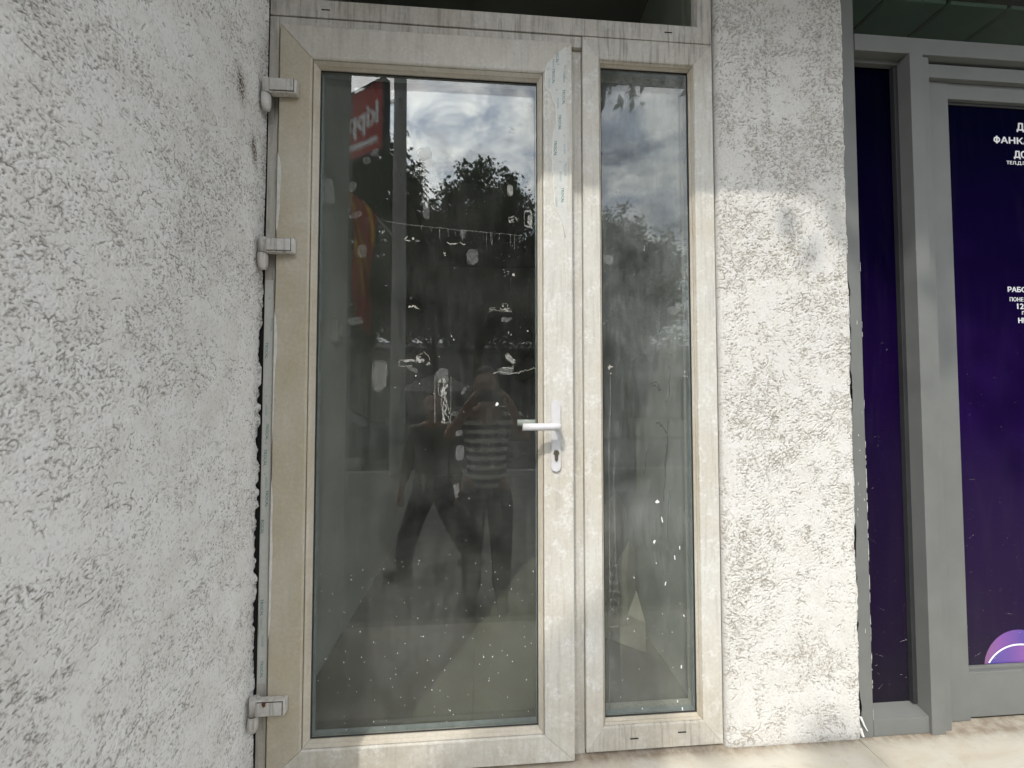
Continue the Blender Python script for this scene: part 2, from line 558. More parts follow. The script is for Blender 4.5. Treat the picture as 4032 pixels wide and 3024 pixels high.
def grid_mesh(name, verts, nu, nv, groove, stain_shade, mat, flip=False):
    me = bpy.data.meshes.new(name)
    idx = np.arange(nu * nv).reshape(nv, nu)
    q = np.stack([idx[:-1, :-1], idx[:-1, 1:], idx[1:, 1:], idx[1:, :-1]], -1).reshape(-1, 4)
    if flip: q = q[:, ::-1]
    nf = len(q)
    me.vertices.add(nu * nv)
    me.vertices.foreach_set('co', verts.astype(np.float32).ravel())
    me.loops.add(nf * 4)
    me.loops.foreach_set('vertex_index', q.astype(np.int32).ravel())
    me.polygons.add(nf)
    me.polygons.foreach_set('loop_start', np.arange(0, nf * 4, 4, dtype=np.int32))
    me.polygons.foreach_set('loop_total', np.full(nf, 4, dtype=np.int32))
    me.polygons.foreach_set('use_smooth', np.ones(nf, dtype=bool))
    me.update(calc_edges=True)
    for nm, arr in (('groove', groove), ('stain_shade', stain_shade)):
        a = me.attributes.new(nm, 'FLOAT', 'POINT')
        a.data.foreach_set('value', arr.astype(np.float32).ravel())
    me.materials.append(mat)
    return me


def blob(U, V, cu, cv, su, sv, rot=0.0):
    du, dv = U - cu, V - cv
    a = (du * math.cos(rot) + dv * math.sin(rot)) / su
    b = (-du * math.sin(rot) + dv * math.cos(rot)) / sv
    return np.exp(-(a * a + b * b))


WX = -0.668
# wall running toward the viewer: relief on the face x = WX, y from -0.74 to 0, z from 0 to 2.5
step = 0.0015
Hh, Gg, nu, nv = stucco_field(0.735, 2.52, step, 11, 78000, 0.0027, 0.9)
ys = -0.738 + np.arange(nu) * step
zs = FZ + np.arange(nv) * step
Y, Z = np.meshgrid(ys, zs)
rng = np.random.default_rng(5)
ragged = np.clip((Y + 0.022) / 0.022, 0, 1)
gapm = np.exp(-((Z - 0.85) / 0.62) ** 4)
roundx = -np.clip((-0.708 - Y) / 0.03, 0, 1) ** 2 * 0.03
X = WX + Hh + roundx
edge_n = vnoise(Y.shape, 0.012 / step, rng) + 0.6 * vnoise(Y.shape, 0.03 / step, rng)
open_ = np.clip(gapm * np.clip(0.75 + 1.3 * vnoise(Y.shape, 0.07 / step, rng) + 0.9 * vnoise(Y.shape, 0.018 / step, rng), 0, 1.1), 0, 1)
X = X + (ragged ** 2) * (0.0078 * (1 - open_) - 0.006 * open_ * np.clip(0.7 + edge_n, 0, 2))
Gg = np.clip(Gg + 0.25 * ragged, 0, 1)
stain_shade = (1.7 * blob(Y, Z, -0.118, 1.955, 0.017, 0.045, 0.2) + 1.9 * blob(Y, Z, -0.052, 1.815, 0.011, 0.04, 0.15)
         + 0.55 * blob(Y, Z, -0.62, 1.72, 0.05, 0.08, 0.5) + 0.35 * blob(Y, Z, -0.30, 1.45, 0.02, 0.02)
         + 0.5 * np.exp(-((Y + 0.006) / 0.012) ** 2) * np.clip((Z - 1.0) / 0.8, 0, 1) * (0.5 + 0.5 * vnoise(Y.shape, 0.06 / step, rng))
         + 0.30 * blob(Y, Z, -0.14, 0.28, 0.01, 0.03))
wme = grid_mesh('stucco_wall', np.stack([X, Y, Z], -1), nu, nv, Gg, stain_shade, M['stucco_shade'])
wall_o = bpy.data.objects.new('stucco_wall', wme)
link(wall_o)
tag(wall_o, 'wide shaded wall of rough white stucco coming forward beside the hinged side of the door', 'wall')
bm = bm_new()
box(bm, -5.0, WX - 0.017, -0.735, 0.30, ZG, 2.505)
box(bm, -5.0, WX - 0.002, -0.735, 0.30, 2.507, 3.090)
box(bm, WX - 0.0165, WX - 0.004, -0.735, -0.03, ZG, FZ)
obj('wall_core', bm, M['facade'], wall_o)

# pillar between the door and the shop
PX0, PX1 = 0.766, 1.222
step = 0.002
Hh, Gg, nu, nv = stucco_field(PX1 - PX0, 2.56, step, 23, 78000, 0.0038, 0.1, 1.3, 0.5, 0.55)
xs = PX0 + np.arange(nu) * step
zs = FZ + 0.001 + np.arange(nv) * step
X, Z = np.meshgrid(xs, zs)
rng = np.random.default_rng(9)
r = 0.012
t = np.clip((PX0 + r - X) / r, 0, 1)
Yp = -0.006 - Hh + r * (1 - np.sqrt(np.clip(1 - t * t, 0, 1))) * 1.6
tr_ = np.clip((X - (PX1 - 0.012)) / 0.012, 0, 1)
Yp = Yp + tr_ ** 2 * 0.006
zt = np.clip((0.03 - (Z - FZ)) / 0.03, 0, 1)
Yp = Yp + zt ** 2 * 0.004
# ragged arris where the stucco meets the grey shop frame
X = X + tr_ * (vnoise(X.shape, 0.02 / step, rng) * 0.003 + vnoise(X.shape, 0.09 / step, rng) * 0.004 + np.clip((Z - 1.0), -1, 1) * 0.002)
stain_shade = (0.8 * blob(X, Z, 1.135, 2.33, 0.012, 0.02) + 0.30 * np.exp(-((X - 0.943) / 0.003) ** 2) * np.clip((Z - 1.9) / 0.3, 0, 1)
         + 0.22 * np.exp(-(Z - FZ) / 0.05) + 0.14 * np.exp(-((X - PX0) / 0.02) ** 2))  # dirt at the base; dark shade painted along the edge by the door
pme = grid_mesh('stucco_pillar', np.stack([X, Yp, Z], -1), nu, nv, Gg, stain_shade, M['stucco_sun'])
pil = bpy.data.objects.new('stucco_pillar', pme)
link(pil)
tag(pil, 'sunlit white stucco pillar standing between the old door and the purple shop window', 'pillar')
bm = bm_new()
box(bm, PX0 + 0.004, PX1 - 0.008, 0.009, 0.30, FZ - 0.02, 3.090)
box(bm, PX0 + 0.002, PX1 - 0.006, -0.005, 0.0085, 2.545, 3.090)
obj('pillar_core', bm, M['facade'], pil)

# ------------------------------------------------------------------ old uPVC door and its frame
door = thing('entrance_door', 'old yellowed white plastic door with one tall dusty glass pane and a white lever handle', 'door', (-0.17, 0.0, 0.0))
frame = thing('door_frame', 'grimy white plastic frame around the old door with a narrow fixed pane beside it', 'door frame', (0.05, 0.03, FZ))


def mitred(name, mat, outer, inner, prof, parent, gap=0.0007, mats=None):
    """four mitred lengths of a profile between two rectangles; prof = [(t, y)] from outer edge to inner edge"""
    ox0, ox1, oz0, oz1 = outer
    ix0, ix1, iz0, iz1 = inner
    def corner(t, c):
        x0, x1 = ox0 + (ix0 - ox0) * t, ox1 + (ix1 - ox1) * t
        z0, z1 = oz0 + (iz0 - oz0) * t, oz1 + (iz1 - oz1) * t
        return {'bl': (x0, z0), 'br': (x1, z0), 'tr': (x1, z1), 'tl': (x0, z1)}[c]
    out = {}
    for side, (a, b, ax) in {'bottom': ('bl', 'br', 0), 'top': ('tl', 'tr', 0), 'hinge': ('bl', 'tl', 1), 'lock': ('br', 'tr', 1)}.items():
        bm = bm_new()
        va, vb = [], []
        for t, y in prof:
            pa, pb = corner(t, a), corner(t, b)
            if ax == 0:
                va.append(bm.verts.new((pa[0] + gap, y, pa[1]))); vb.append(bm.verts.new((pb[0] - gap, y, pb[1])))
            else:
                va.append(bm.verts.new((pa[0], y, pa[1] + gap))); vb.append(bm.verts.new((pb[0], y, pb[1] - gap)))
        n = len(prof)
        for i in range(n):
            j = (i + 1) % n
            bm.faces.new((va[i], va[j], vb[j], vb[i]))
        bm.faces.new(va)
        bm.faces.new(list(reversed(vb)))
        out[side] = obj({'bottom': 'bottom_rail', 'top': 'top_rail', 'hinge': 'stile', 'lock': 'stile'}[side] if name == 'leaf' else name,
                        bm, (mats or {}).get(side, mat), parent)
    return out


YF = -0.022   # front of the leaf
LX0, LX1, LZ0, LZ1 = -0.619, 0.277, 0.000, 2.231
GX0, GX1, GZ0, GZ1 = -0.506, 0.168, 0.096, 2.108
leaf_prof = [(0.0, 0.045), (0.0, YF + 0.004), (0.012, YF + 0.0012), (0.035, YF), (0.80, YF), (0.83, YF + 0.0015), (0.85, YF + 0.004), (0.87, 0.0), (0.87, 0.045)]
leaf = mitred('leaf', M['pvc'], (LX0, LX1, LZ0, LZ1), (GX0, GX1, GZ0, GZ1), leaf_prof, door,
              mats={'hinge': M['pvc_tan'], 'top': M['pvc_top'], 'bottom': M['pvc'], 'lock': M['pvc']})
bead_prof = [(0.872, 0.028), (0.872, YF + 0.0045), (0.885, YF + 0.0035), (0.91, YF + 0.0065), (0.945, YF + 0.0105), (0.952, YF + 0.0125), (1.0, YF + 0.019), (1.0, 0.004), (0.99, 0.028)]
mitred('glazing_bead', M['pvc_bead'], (LX0, LX1, LZ0, LZ1), (GX0, GX1, GZ0, GZ1), bead_prof, door)
mitred('gasket_or_shade_strip', M['gasket'], (GX0 - 0.004, GX1 + 0.004, GZ0 - 0.004, GZ1 + 0.004), (GX0 + 0.0025, GX1 - 0.0025, GZ0 + 0.0025, GZ1 - 0.0025),
       [(0.0, 0.0035), (0.9, -0.001), (1.0, 0.0035)], door, gap=0.0)


def pane(name, mat, x0, x1, z0, z1, y0, y1, parent, m=0.012):
    bm = bm_new()
    box(bm, x0 - m, x1 + m, y0, y1, z0 - m, z1 + m)
    return obj(name, bm, mat, parent)


gy0, gy1 = 0.0045, 0.0285
glass = pane('glass_pane', M['glass'], GX0, GX1, GZ0, GZ1, gy0, gy1, door, 0.008)


def spacers(x0, x1, z0, z1, parent, w=0.0045, e=0.0075):
    a, b = gy0 + 0.004, gy1 - 0.004
    for r_ in ((x0 - e, x0 + w, z0 - e, z1 + e), (x1 - w, x1 + e, z0 - e, z1 + e), (x0 + w + .0003, x1 - w - .0003, z0 - e, z0 + w), (x0 + w + .0003, x1 - w - .0003, z1 - w, z1 + e)):
        bm = bm_new()
        box(bm, r_[0], r_[1], a, b, r_[2], r_[3])
        obj('spacer_bar', bm, M['spacer'], parent)


spacers(GX0, GX1, GZ0, GZ1, glass)

# --- frame members
bm = bm_new(); box(bm, -0.660, -0.632, 0.0, 0.09, FZ, 2.2725, 0.0015); box(bm, -0.6318, -0.560, 0.026, 0.09, FZ, 2.2725)
obj('jamb', bm, M['pvc_grey'], frame)
bm = bm_new()
box(bm, -0.6316, 0.3150, 0.0, 0.09, 2.2365, 2.2725, 0.0015)
box(bm, -0.559, 0.21, 0.0464, 0.09, 2.16, 2.236)
obj('head_bar', bm, M['pvc_grey'], frame)
bm = bm_new()
box(bm, 0.2835, 0.3158, 0.013, 0.09, FZ + 0.001, 2.236, 0.0015)
box(bm, 0.20, 0.2808, 0.0464, 0.09, FZ + 0.001, 2.1595)
obj('mullion', bm, M['pvc'], frame)
bm = bm_new(); box(bm, -0.63, 0.28, 0.03, 0.10, FZ + 0.0006, 0.012, 0.001)
obj('threshold', bm, M['pvc_grey'], frame)
bm = bm_new(); box(bm, 0.2765, 0.2834, 0.034, 0.046, FZ + 0.002, 2.236)
obj('gasket_or_shade_strip', bm, M['gasket'], frame)  # black strip added to darken the shadow line beside the leaf
# fixed side light
SX0, SX1, SZ0, SZ1 = 0.3175, 0.757, FZ + 0.014, 2.2755
HX0, HX1, HZ0, HZ1 = 0.382, 0.682, 0.089, 2.190
sprof = [(0.0, 0.09), (0.0, 0.0015), (0.02, 0.0), (0.80, 0.0), (0.84, 0.0015), (0.86, 0.004), (0.87, 0.012), (0.87, 0.09)]
sl = mitred('sidelight_frame', M['pvc'], (SX0, SX1, SZ0, SZ1), (HX0, HX1, HZ0, HZ1), sprof, frame, gap=0.0004, mats={'top': M['pvc_grey'], 'bottom': M['pvc_grey']})
mitred('glazing_bead', M['pvc_bead'], (SX0, SX1, SZ0, SZ1), (HX0, HX1, HZ0, HZ1),
       [(0.872, 0.05), (0.872, 0.0045), (0.885, 0.0035), (0.93, 0.008), (0.94, 0.012), (1.0, 0.018), (1.0, 0.026), (0.99, 0.05)], frame)
gy0, gy1 = 0.024, 0.048
sglass = pane('sidelight_pane', M['glass_side'], HX0, HX1, HZ0, HZ1, gy0, gy1, frame, 0.008)
spacers(HX0, HX1, HZ0, HZ1, sglass)
mitred('gasket_or_shade_strip', M['gasket'], (HX0 - 0.004, HX1 + 0.004, HZ0 - 0.004, HZ1 + 0.004), (HX0 + 0.0025, HX1 - 0.0025, HZ0 + 0.0025, HZ1 - 0.0025),
       [(0.0, 0.0238), (0.9, 0.0185), (1.0, 0.0238)], frame, gap=0.0)
# fanlight above
TX0, TX1, TZ0, TZ1 = -0.660, 0.757, 2.2775, 2.86
UX0, UX1, UZ0, UZ1 = -0.600, 0.704, 2.340, 2.79
mitred('fanlight_frame', M['pvc_grey'], (TX0, TX1, TZ0, TZ1), (UX0, UX1, UZ0, UZ1),
       [(0.0, 0.09), (0.0, 0.0015), (0.02, 0.0), (0.90, 0.0), (0.93, 0.003), (1.0, 0.010), (1.0, 0.09)], frame, gap=0.0004)
pane('fanlight_pane', M['glass_dark'], UX0, UX1, UZ0, UZ1, 0.030, 0.054, frame, -0.0003)
for sx_, sz_ in ((0.4685, 0.036), (0.6225, 0.046), (-0.495, 2.303), (0.608, 2.308)):
    bm = bm_new()
    box(bm, sx_ - 0.0135, sx_ + 0.0135, -0.0006, 0.004, sz_ - 0.0021, sz_ + 0.0021, 0.0008)
    obj('drain_slot', bm, M['void'], frame)
# black box puts in the shade of the ragged foam gap beside the jamb
bm = bm_new(); box(bm, -0.6845, -0.6605, 0.002, 0.09, FZ + 0.001, 2.30)
obj('foam_gap_shade', bm, M['void'], frame)

# --- hinges
for hz in (2.018, 1.540, 0.219):
    bm = bm_new()
    tube(bm, [(-0.6475, YF - 0.010, hz - 0.019), (-0.6475, YF - 0.010, hz + 0.026)], 0.0128, 20)
    hk = obj('hinge', bm, M['pvc_hinge'], door, True)
    for p_ in hk.data.polygons: p_.use_smooth = len(p_.vertices) == 4
    bm = bm_new()
    box(bm, -0.640, -0.5585, YF - 0.022, YF - 0.0005, hz - 0.020, hz + 0.0245, 0.0045)
    obj('hinge_arm', bm, M['pvc_hinge'], hk)
    bm = bm_new()
    box(bm, -0.6325, -0.5655, YF - 0.0255, YF - 0.0222, hz - 0.0145, hz + 0.0205, 0.0015)
    obj('cover_cap', bm, M['pvc_hinge'], hk)
    bm = bm_new()
    box(bm, -0.6338, -0.5642, YF - 0.0226, YF - 0.0215, hz - 0.0158, hz + 0.0218)
    obj('cap_joint', bm, M['lock_dark'], hk)
    bm = bm_new()
    tube(bm, [(-0.6478, YF - 0.010, hz - 0.0192), (-0.6478, YF - 0.010, hz - 0.0203)], 0.0139, 20)
    obj('knuckle_joint', bm, M['lock_dark'], hk)
    bm = bm_new()
    tube(bm, [(-0.649, YF - 0.010, hz - 0.0195), (-0.649, YF - 0.010, hz - 0.050), (-0.6485, YF - 0.009, hz - 0.062), (-0.6485, YF - 0.007, hz - 0.068)], [0.0136, 0.0136, 0.0115, 0.0075], 20)
    hp = obj('hinge_pin', bm, M['pvc_hinge'], hk, True)
    if hz < 1:
        bm = bm_new()
        tube(bm, [(-0.613, YF - 0.0265, hz + 0.022), (-0.6115, YF - 0.0268, hz + 0.013)], [0.0055, 0.003], 8)
        obj('rust_patch', bm, M['rust'], hk)

# --- handle: long plate, lever, cylinder lock
def stadium(cx, z0, z1, hw, n=12):
    pts = []
    for k in range(n + 1):
        a = math.pi * k / n
        pts.append((cx + hw * math.cos(a), z1 - hw + hw * math.sin(a)))
    for k in range(n + 1):
        a = math.pi + math.pi * k / n
        pts.append((cx + hw * math.cos(a), z0 + hw + hw * math.sin(a)))
    return pts


bm = bm_new()
PL = stadium(0.2205, 0.868, 1.089, 0.0152)
prism(bm, [(x, YF - 0.0002, z) for x, z in PL], (0, -0.0055, 0))
PL2 = stadium(0.2205, 0.8700, 1.087, 0.0132)
prism(bm, [(x, YF - 0.0057, z) for x, z in PL2], (0, -0.0022, 0))
plate = obj('handle_plate', bm, M['white_paint'], door)


def lever(side, parent, zoff=0.0):
    bm = bm_new()
    y = YF - 0.0078 if side > 0 else 0.052
    d = -1 if side > 0 else 1
    z = 1.010 + zoff
    pts = [(0.2215, y, z), (0.2215, y + d * 0.030, z), (0.2200, y + d * 0.040, z), (0.2140, y + d * 0.047, z), (0.203, y + d * 0.0495, z), (0.170, y + d * 0.050, z), (0.113, y + d * 0.050, z)]
    tube(bm, pts, [0.0095, 0.0095, 0.0105, 0.0107, 0.0107, 0.0107, 0.0107], 20)
    o = obj('lever', bm, M['white_paint'], parent, True)
    for p_ in o.data.polygons: p_.use_smooth = len(p_.vertices) == 4
    return o


lever(1, plate)
bm = bm_new(); prism(bm, [(x, 0.0455, z) for x, z in PL], (0, 0.007, 0))
ipl = obj('handle_plate', bm, M['white_paint'], door)
lever(-1, ipl, 0.0)
bm = bm_new()
cz = 0.927
pr = [(0.2205 + 0.0088 * math.cos(a), cz + 0.0088 * math.sin(a)) for a in [R(-55 + 290 * k / 18) for k in range(19)]]
pr = [(0.2205 + 0.0088 * math.cos(R(-55 + 290 * k / 18)), cz + 0.0088 * math.sin(R(-55 + 290 * k / 18))) for k in range(19)]
pr += [(0.2155, cz - 0.019), (0.2170, cz - 0.024), (0.2205, cz - 0.0255), (0.2240, cz - 0.024), (0.2255, cz - 0.019)]
prism(bm, [(x, YF - 0.0081, z) for x, z in pr], (0, -0.0035, 0))
cyl = obj('lock_cylinder', bm, M['lock_metal'], plate)
bm = bm_new()
tube(bm, [(0.2205, YF - 0.0112, cz), (0.2205, YF - 0.0128, cz)], 0.0070, 20)
obj('lock_plug', bm, M['lock_metal'], plate)
bm = bm_new()
box(bm, 0.2198, 0.2212, YF - 0.0132, YF - 0.0128, cz - 0.0045, cz + 0.005)
obj('keyhole', bm, M['lock_dark'], plate)


# ------------------------------------------------------------------ lettering
def text_bm(s, size, bold=0.0, spacing=1.0):
    cu = bpy.data.curves.new('txt', 'FONT')
    cu.body = s
    cu.size = size
    cu.offset = bold * size
    cu.space_character = spacing
    cu.resolution_u = 3
    o = bpy.data.objects.new('txt', cu)
    COL.objects.link(o)
    dg = bpy.context.evaluated_depsgraph_get()
    me = bpy.data.meshes.new_from_object(o.evaluated_get(dg))
    bm = bmesh.new()
    bm.from_mesh(me)
    bpy.data.meshes.remove(me)
    bpy.data.objects.remove(o)
    bpy.data.curves.remove(cu)
    return bm


def add_text(dst, s, size, place, bold=0.0, mi=0, fit=None, spacing=1.0):
    """place(u, v) -> world point; u along the text, v up; fit = (length, cap height)"""
    t = text_bm(s, size, bold, spacing)
    if not t.verts:
        t.free(); return
    us = [v.co.x for v in t.verts]; vs = [v.co.y for v in t.verts]
    u0, u1, v0, v1 = min(us), max(us), min(vs), max(vs)
    ku = kv = 1.0
    if fit:
        ku = fit[0] / (u1 - u0) if fit[0] else fit[1] / (v1 - v0)
        kv = fit[1] / (v1 - v0)
    mp = {}
    for v in t.verts:
        mp[v] = dst.verts.new(place((v.co.x - u0) * ku, (v.co.y - v0) * kv))
    for f in t.faces:
        try:
            nf = dst.faces.new([mp[v] for v in f.verts])
            nf.material_index = mi
        except ValueError:
            pass
    t.free()


def film_text(bm, x, ztop, s='TROCAL', ln=0.049, cap=0.0085, tilt=0.03, y=0.0, mi=0):
    """lettering that reads downward, letter tops toward +x"""
    add_text(bm, s, 0.01, lambda u, v: (x + v - tilt * u * 0.0 + 0.06 * u * tilt, y, ztop - u), 0.012, mi, (ln, cap))


def recycle(bm, x, z, y, r_=0.0035, mi=0):
    for k in range(3):
        a0, a1 = R(90 + 120 * k + 12), R(90 + 120 * (k + 1) - 12)
        p0, p1 = Vector((math.cos(a0), 0, math.sin(a0))), Vector((math.cos(a1), 0, math.sin(a1)))
        q = [p0 * r_, p1 * r_, p1 * r_ * 0.62, p0 * r_ * 0.62]
        f = bm.faces.new([bm.verts.new((x + p.x, y, z + p.z)) for p in q])
        f.material_index = mi


def hatch(bm, x, ztop, y, ln=0.032, w=0.0052, mi=1):
    for k in range(3):
        a = x + k * w / 2.6
        f = bm.faces.new([bm.verts.new((a, y, ztop)), bm.verts.new((a + w / 5, y, ztop)), bm.verts.new((a + w / 5, y, ztop - ln)), bm.verts.new((a, y, ztop - ln))])
        f.material_index = mi


def slab_poly(bm, pts, y, th):
    prism(bm, [(x, y, z) for x, z in pts], (0, -th, 0))


# left-over protective film on the lock stile
film_pts = [(0.2615, 2.213), (0.2590, 2.2165), (0.2355, 2.1965), (0.2235, 2.186), (0.2130, 2.172), (0.1965, 2.158), (0.1925, 2.138), (0.1930, 2.075), (0.2010, 2.066),
            (0.2085, 2.062), (0.2140, 2.047), (0.2165, 2.034), (0.2240, 2.020), (0.2255, 1.998), (0.2265, 1.975), (0.2245, 1.955), (0.2190, 1.940), (0.2160, 1.915), (0.2145, 1.880), (0.2150, 1.868),
            (0.2125, 1.855), (0.2150, 1.820), (0.2140, 1.806), (0.2170, 1.795), (0.2150, 1.775), (0.2185, 1.740), (0.2190, 1.710), (0.2240, 1.690), (0.2340, 1.670), (0.2480, 1.640), (0.2535, 1.60),
            (0.2570, 1.603), (0.2590, 1.66), (0.2580, 1.69), (0.2600, 1.73), (0.2590, 1.76), (0.2605, 1.80), (0.2595, 1.83), (0.2620, 1.87), (0.2595, 1.93), (0.2600, 1.98), (0.2580, 2.03), (0.2610, 2.06), (0.2590, 2.10), (0.2610, 2.14), (0.2605, 2.18)]
bm = bm_new()
slab_poly(bm, film_pts, YF - 0.0003, 0.0004)
film = obj('protective_film', bm, M['film'], leaf['lock'])
bm = bm_new()
yt = YF - 0.0010
for x, z in ((0.2130, 2.140), (0.2460, 2.074), (0.2330, 1.9915), (0.2185, 1.907), (0.2410, 1.757)):
    film_text(bm, x, z, y=yt)
film_text(bm, 0.2255, 2.1935, 'OCAL', 0.034, y=yt)
film_text(bm, 0.2500, 2.155, 'TROCAL', 0.049, 0.0085, y=yt, mi=1)
film_text(bm, 0.2500, 1.840, 'TROCAL', 0.049, 0.0085, y=yt, mi=1)
for x, z in ((0.2005, 2.137), (0.2330, 2.155), (0.2275, 2.072), (0.2520, 1.925), (0.2375, 1.840), (0.2230, 1.756)):
    recycle(bm, x, z, yt)
for x, z in ((0.2010, 2.108), (0.2290, 2.045), (0.2480, 2.128), (0.2150, 2.172), (0.2495, 1.898), (0.2365, 1.808), (0.2230, 1.726)):
    hatch(bm, x, z, yt)
obj('film_print', bm, [M['film_print'], M['film_print_pale']], leaf['lock'])
bm = bm_new()   # curled white torn rim
tube(bm, [(x - 0.0006, YF - 0.0010, z) for x, z in film_pts[6:31]], 0.0011, 5)
obj('torn_film_rim', bm, M['film_edge'], leaf['lock'], True)

# film still on the jamb below the middle hinge
bm = bm_new()
jz = [1.45, 1.40, 1.30, 1.2, 1.05, 0.9, 0.78, 0.65, 0.5, 0.38, 0.30, 0.262]
lft = [(-0.6565 + 0.0012 * math.sin(17 * z), z) for z in jz]
rgt = [(-0.6345 + 0.0004 * math.sin(29 * z), z) for z in reversed(jz)]
slab_poly(bm, lft + rgt, -0.0003, 0.0004)
film2 = obj('protective_film', bm, M['film'], frame)
bm = bm_new()
for x, z, s in ((-0.6400, 1.335, 'ROCAL'), (-0.6540, 1.262, 'TROCAL'), (-0.6480, 1.018, 'TROCAL'), (-0.6520, 0.942, 'TROCAL'), (-0.6450, 0.822, 'TROCAL'), (-0.6560, 0.735, 'ROCAL'), (-0.6530, 0.505, 'TROCAL'), (-0.6500, 0.328, 'TROCAL')):
    film_text(bm, x, z, s, 0.0082 * len(s), 0.0080, y=-0.0011, mi=0 if z < 1.3 else 1)
for x, z in ((-0.645, 1.395), (-0.649, 1.10), (-0.646, 0.96), (-0.648, 0.87)):
    recycle(bm, x, z, -0.0011)
for x, z in ((-0.650, 1.075), (-0.647, 0.86), (-0.652, 0.45), (-0.648, 0.40)):
    hatch(bm, x, z, -0.0011)
obj('film_print', bm, [M['film_print'], M['film_print_pale']], frame)
# flaking white paint along the edge of the hinge stile
for pts in ([(-0.6185, 1.83), (-0.6120, 1.815), (-0.6080, 1.79), (-0.6065, 1.75), (-0.6095, 1.70), (-0.6085, 1.665), (-0.6120, 1.63), (-0.6150, 1.60), (-0.6185, 1.59)],
            [(-0.6185, 1.35), (-0.6135, 1.33), (-0.6090, 1.28), (-0.6085, 1.235), (-0.6120, 1.20), (-0.6150, 1.12), (-0.6145, 1.05), (-0.6165, 0.99), (-0.6185, 0.96)],
            [(-0.6185, 0.86), (-0.6150, 0.83), (-0.6120, 0.80), (-0.6130, 0.72), (-0.6105, 0.66), (-0.6110, 0.58), (-0.6125, 0.52), (-0.6120, 0.46), (-0.6165, 0.41), (-0.6185, 0.40)]):
    bm = bm_new()
    slab_poly(bm, pts, YF - 0.0002, 0.0005)
    obj('paint_flake', bm, M['flake'], leaf['hinge'])

# ------------------------------------------------------------------ scraps of tape and paper on the panes
def scrap_pts(cx, cz, w, h, rot, n, jag, rs):
    pts = []
    for k in range(n):
        a = 2 * math.pi * k / n
        s = 1.0 / max(abs(math.cos(a)), abs(math.sin(a))) ** 0.75
        rr = s * (1 - jag * rs.random())
        x, z = 0.5 * w * rr * math.cos(a), 0.5 * h * rr * math.sin(a)
        pts.append((cx + x * math.cos(rot) - z * math.sin(rot), cz + x * math.sin(rot) + z * math.cos(rot)))
    return pts


SCRAPS = [
    (-0.188, 1.862, 0.0477, 0.0429, 0.3, 'm', 0.25),
    (-0.192, 1.812, 0.0239, 0.0437, -0.5, 'p', 0.5),
    (-0.188, 1.776, 0.0064, 0.0398, 0.2, 'p', 0.5),
    (-0.478, 1.733, 0.0366, 0.0875, 0.05, 'c', 0.35),
    (-0.365, 1.832, 0.0223, 0.0223, 0.3, 'c', 0.2),
    (-0.34, 1.86, 0.0318, 0.0191, 0.6, 'c', 0.3),
    (-0.397, 1.661, 0.0382, 0.0175, 0.4, 'c', 0.1),
    (-0.375, 1.547, 0.0270, 0.0437, 0, 'c', 0.2),
    (-0.409, 1.749, 0.0239, 0.0358, -0.3, 'c', 0.3),
    (0.082, 1.758, 0.0199, 0.0413, 0.05, 'm', 0.25),
    (-0.229, 1.586, 0.0557, 0.0207, 0.3, 'p', 0.65),
    (-0.036, 1.539, 0.0382, 0.0477, 0, 'c', 0.15),
    (0.084, 1.953, 0.0159, 0.0159, 0.2, 'c', 0.1),
    (-0.128, 1.546, 0.0143, 0.0159, 0.4, 'p', 0.4),
    (-0.182, 1.683, 0.0191, 0.0636, 0, 'c', 0.4),
    (-0.088, 1.581, 0.0557, 0.0095, -0.15, 'p', 0.7),
    (-0.068, 1.612, 0.0143, 0.0318, 0, 'c', 0.4),
    (0.092, 1.485, 0.0095, 0.0095, 0.6, 'p', 0.2),
    (0.091, 1.662, 0.0358, 0.0207, 0.1, 'm', 0.6),
    (-0.188, 1.215, 0.0437, 0.0493, -0.2, 'm', 0.55),
    (-0.242, 1.201, 0.0525, 0.0239, 0.1, 'm', 0.55),
    (-0.221, 1.185, 0.0398, 0.0143, -0.5, 'c', 0.4),
    (-0.129, 1.165, 0.0413, 0.0477, 0, 'c', 0.15),
    (-0.126, 1.124, 0.0318, 0.0636, 0, 'm', 0.6),
    (-0.122, 1.069, 0.0207, 0.0716, 0.05, 'm', 0.75),
    (-0.12, 1.029, 0.0270, 0.0286, 0.2, 'm', 0.6),
    (-0.319, 1.162, 0.0461, 0.0954, 0, 'c', 0.12),
    (0.082, 1.218, 0.0398, 0.0175, -0.75, 'm', 0.35),
    (0.067, 1.178, 0.0525, 0.0239, 0.1, 'c', 0.3),
    (0.077, 1.189, 0.0398, 0.0064, 0.3, 'm', 0.6),
    (-0.064, 1.116, 0.0111, 0.0270, -0.5, 'c', 0.2),
    (-0.077, 0.985, 0.0191, 0.0175, 0, 'c', 0.2),
    (-0.074, 0.925, 0.0254, 0.0445, 0, 'c', 0.15),
    (-0.084, 0.818, 0.0175, 0.0318, 0.1, 'c', 0.4),
    (-0.085, 0.797, 0.0143, 0.0239, 0.2, 'c', 0.4),
    (0.04, 1.076, 0.0143, 0.0159, -0.7, 's', 0.7),
    (-0.225, 1.377, 0.0541, 0.0191, -0.05, 'p', 0.5),
    (0.049, 1.373, 0.0763, 0.0095, -0.1, 'm', 0.5),
    (0.062, 1.382, 0.0286, 0.0191, 0.2, 'm', 0.5),
    (0.081, 1.299, 0.0143, 0.0191, 0, 'm', 0.4),
    (0.071, 1.342, 0.0366, 0.0175, 0, 'c', 0.4),
    (-0.393, 1.33, 0.0477, 0.0239, 0.1, 'c', 0.4),
    (0.139, 1.666, 0.0270, 0.0604, 0, 'r', 0.1),
]
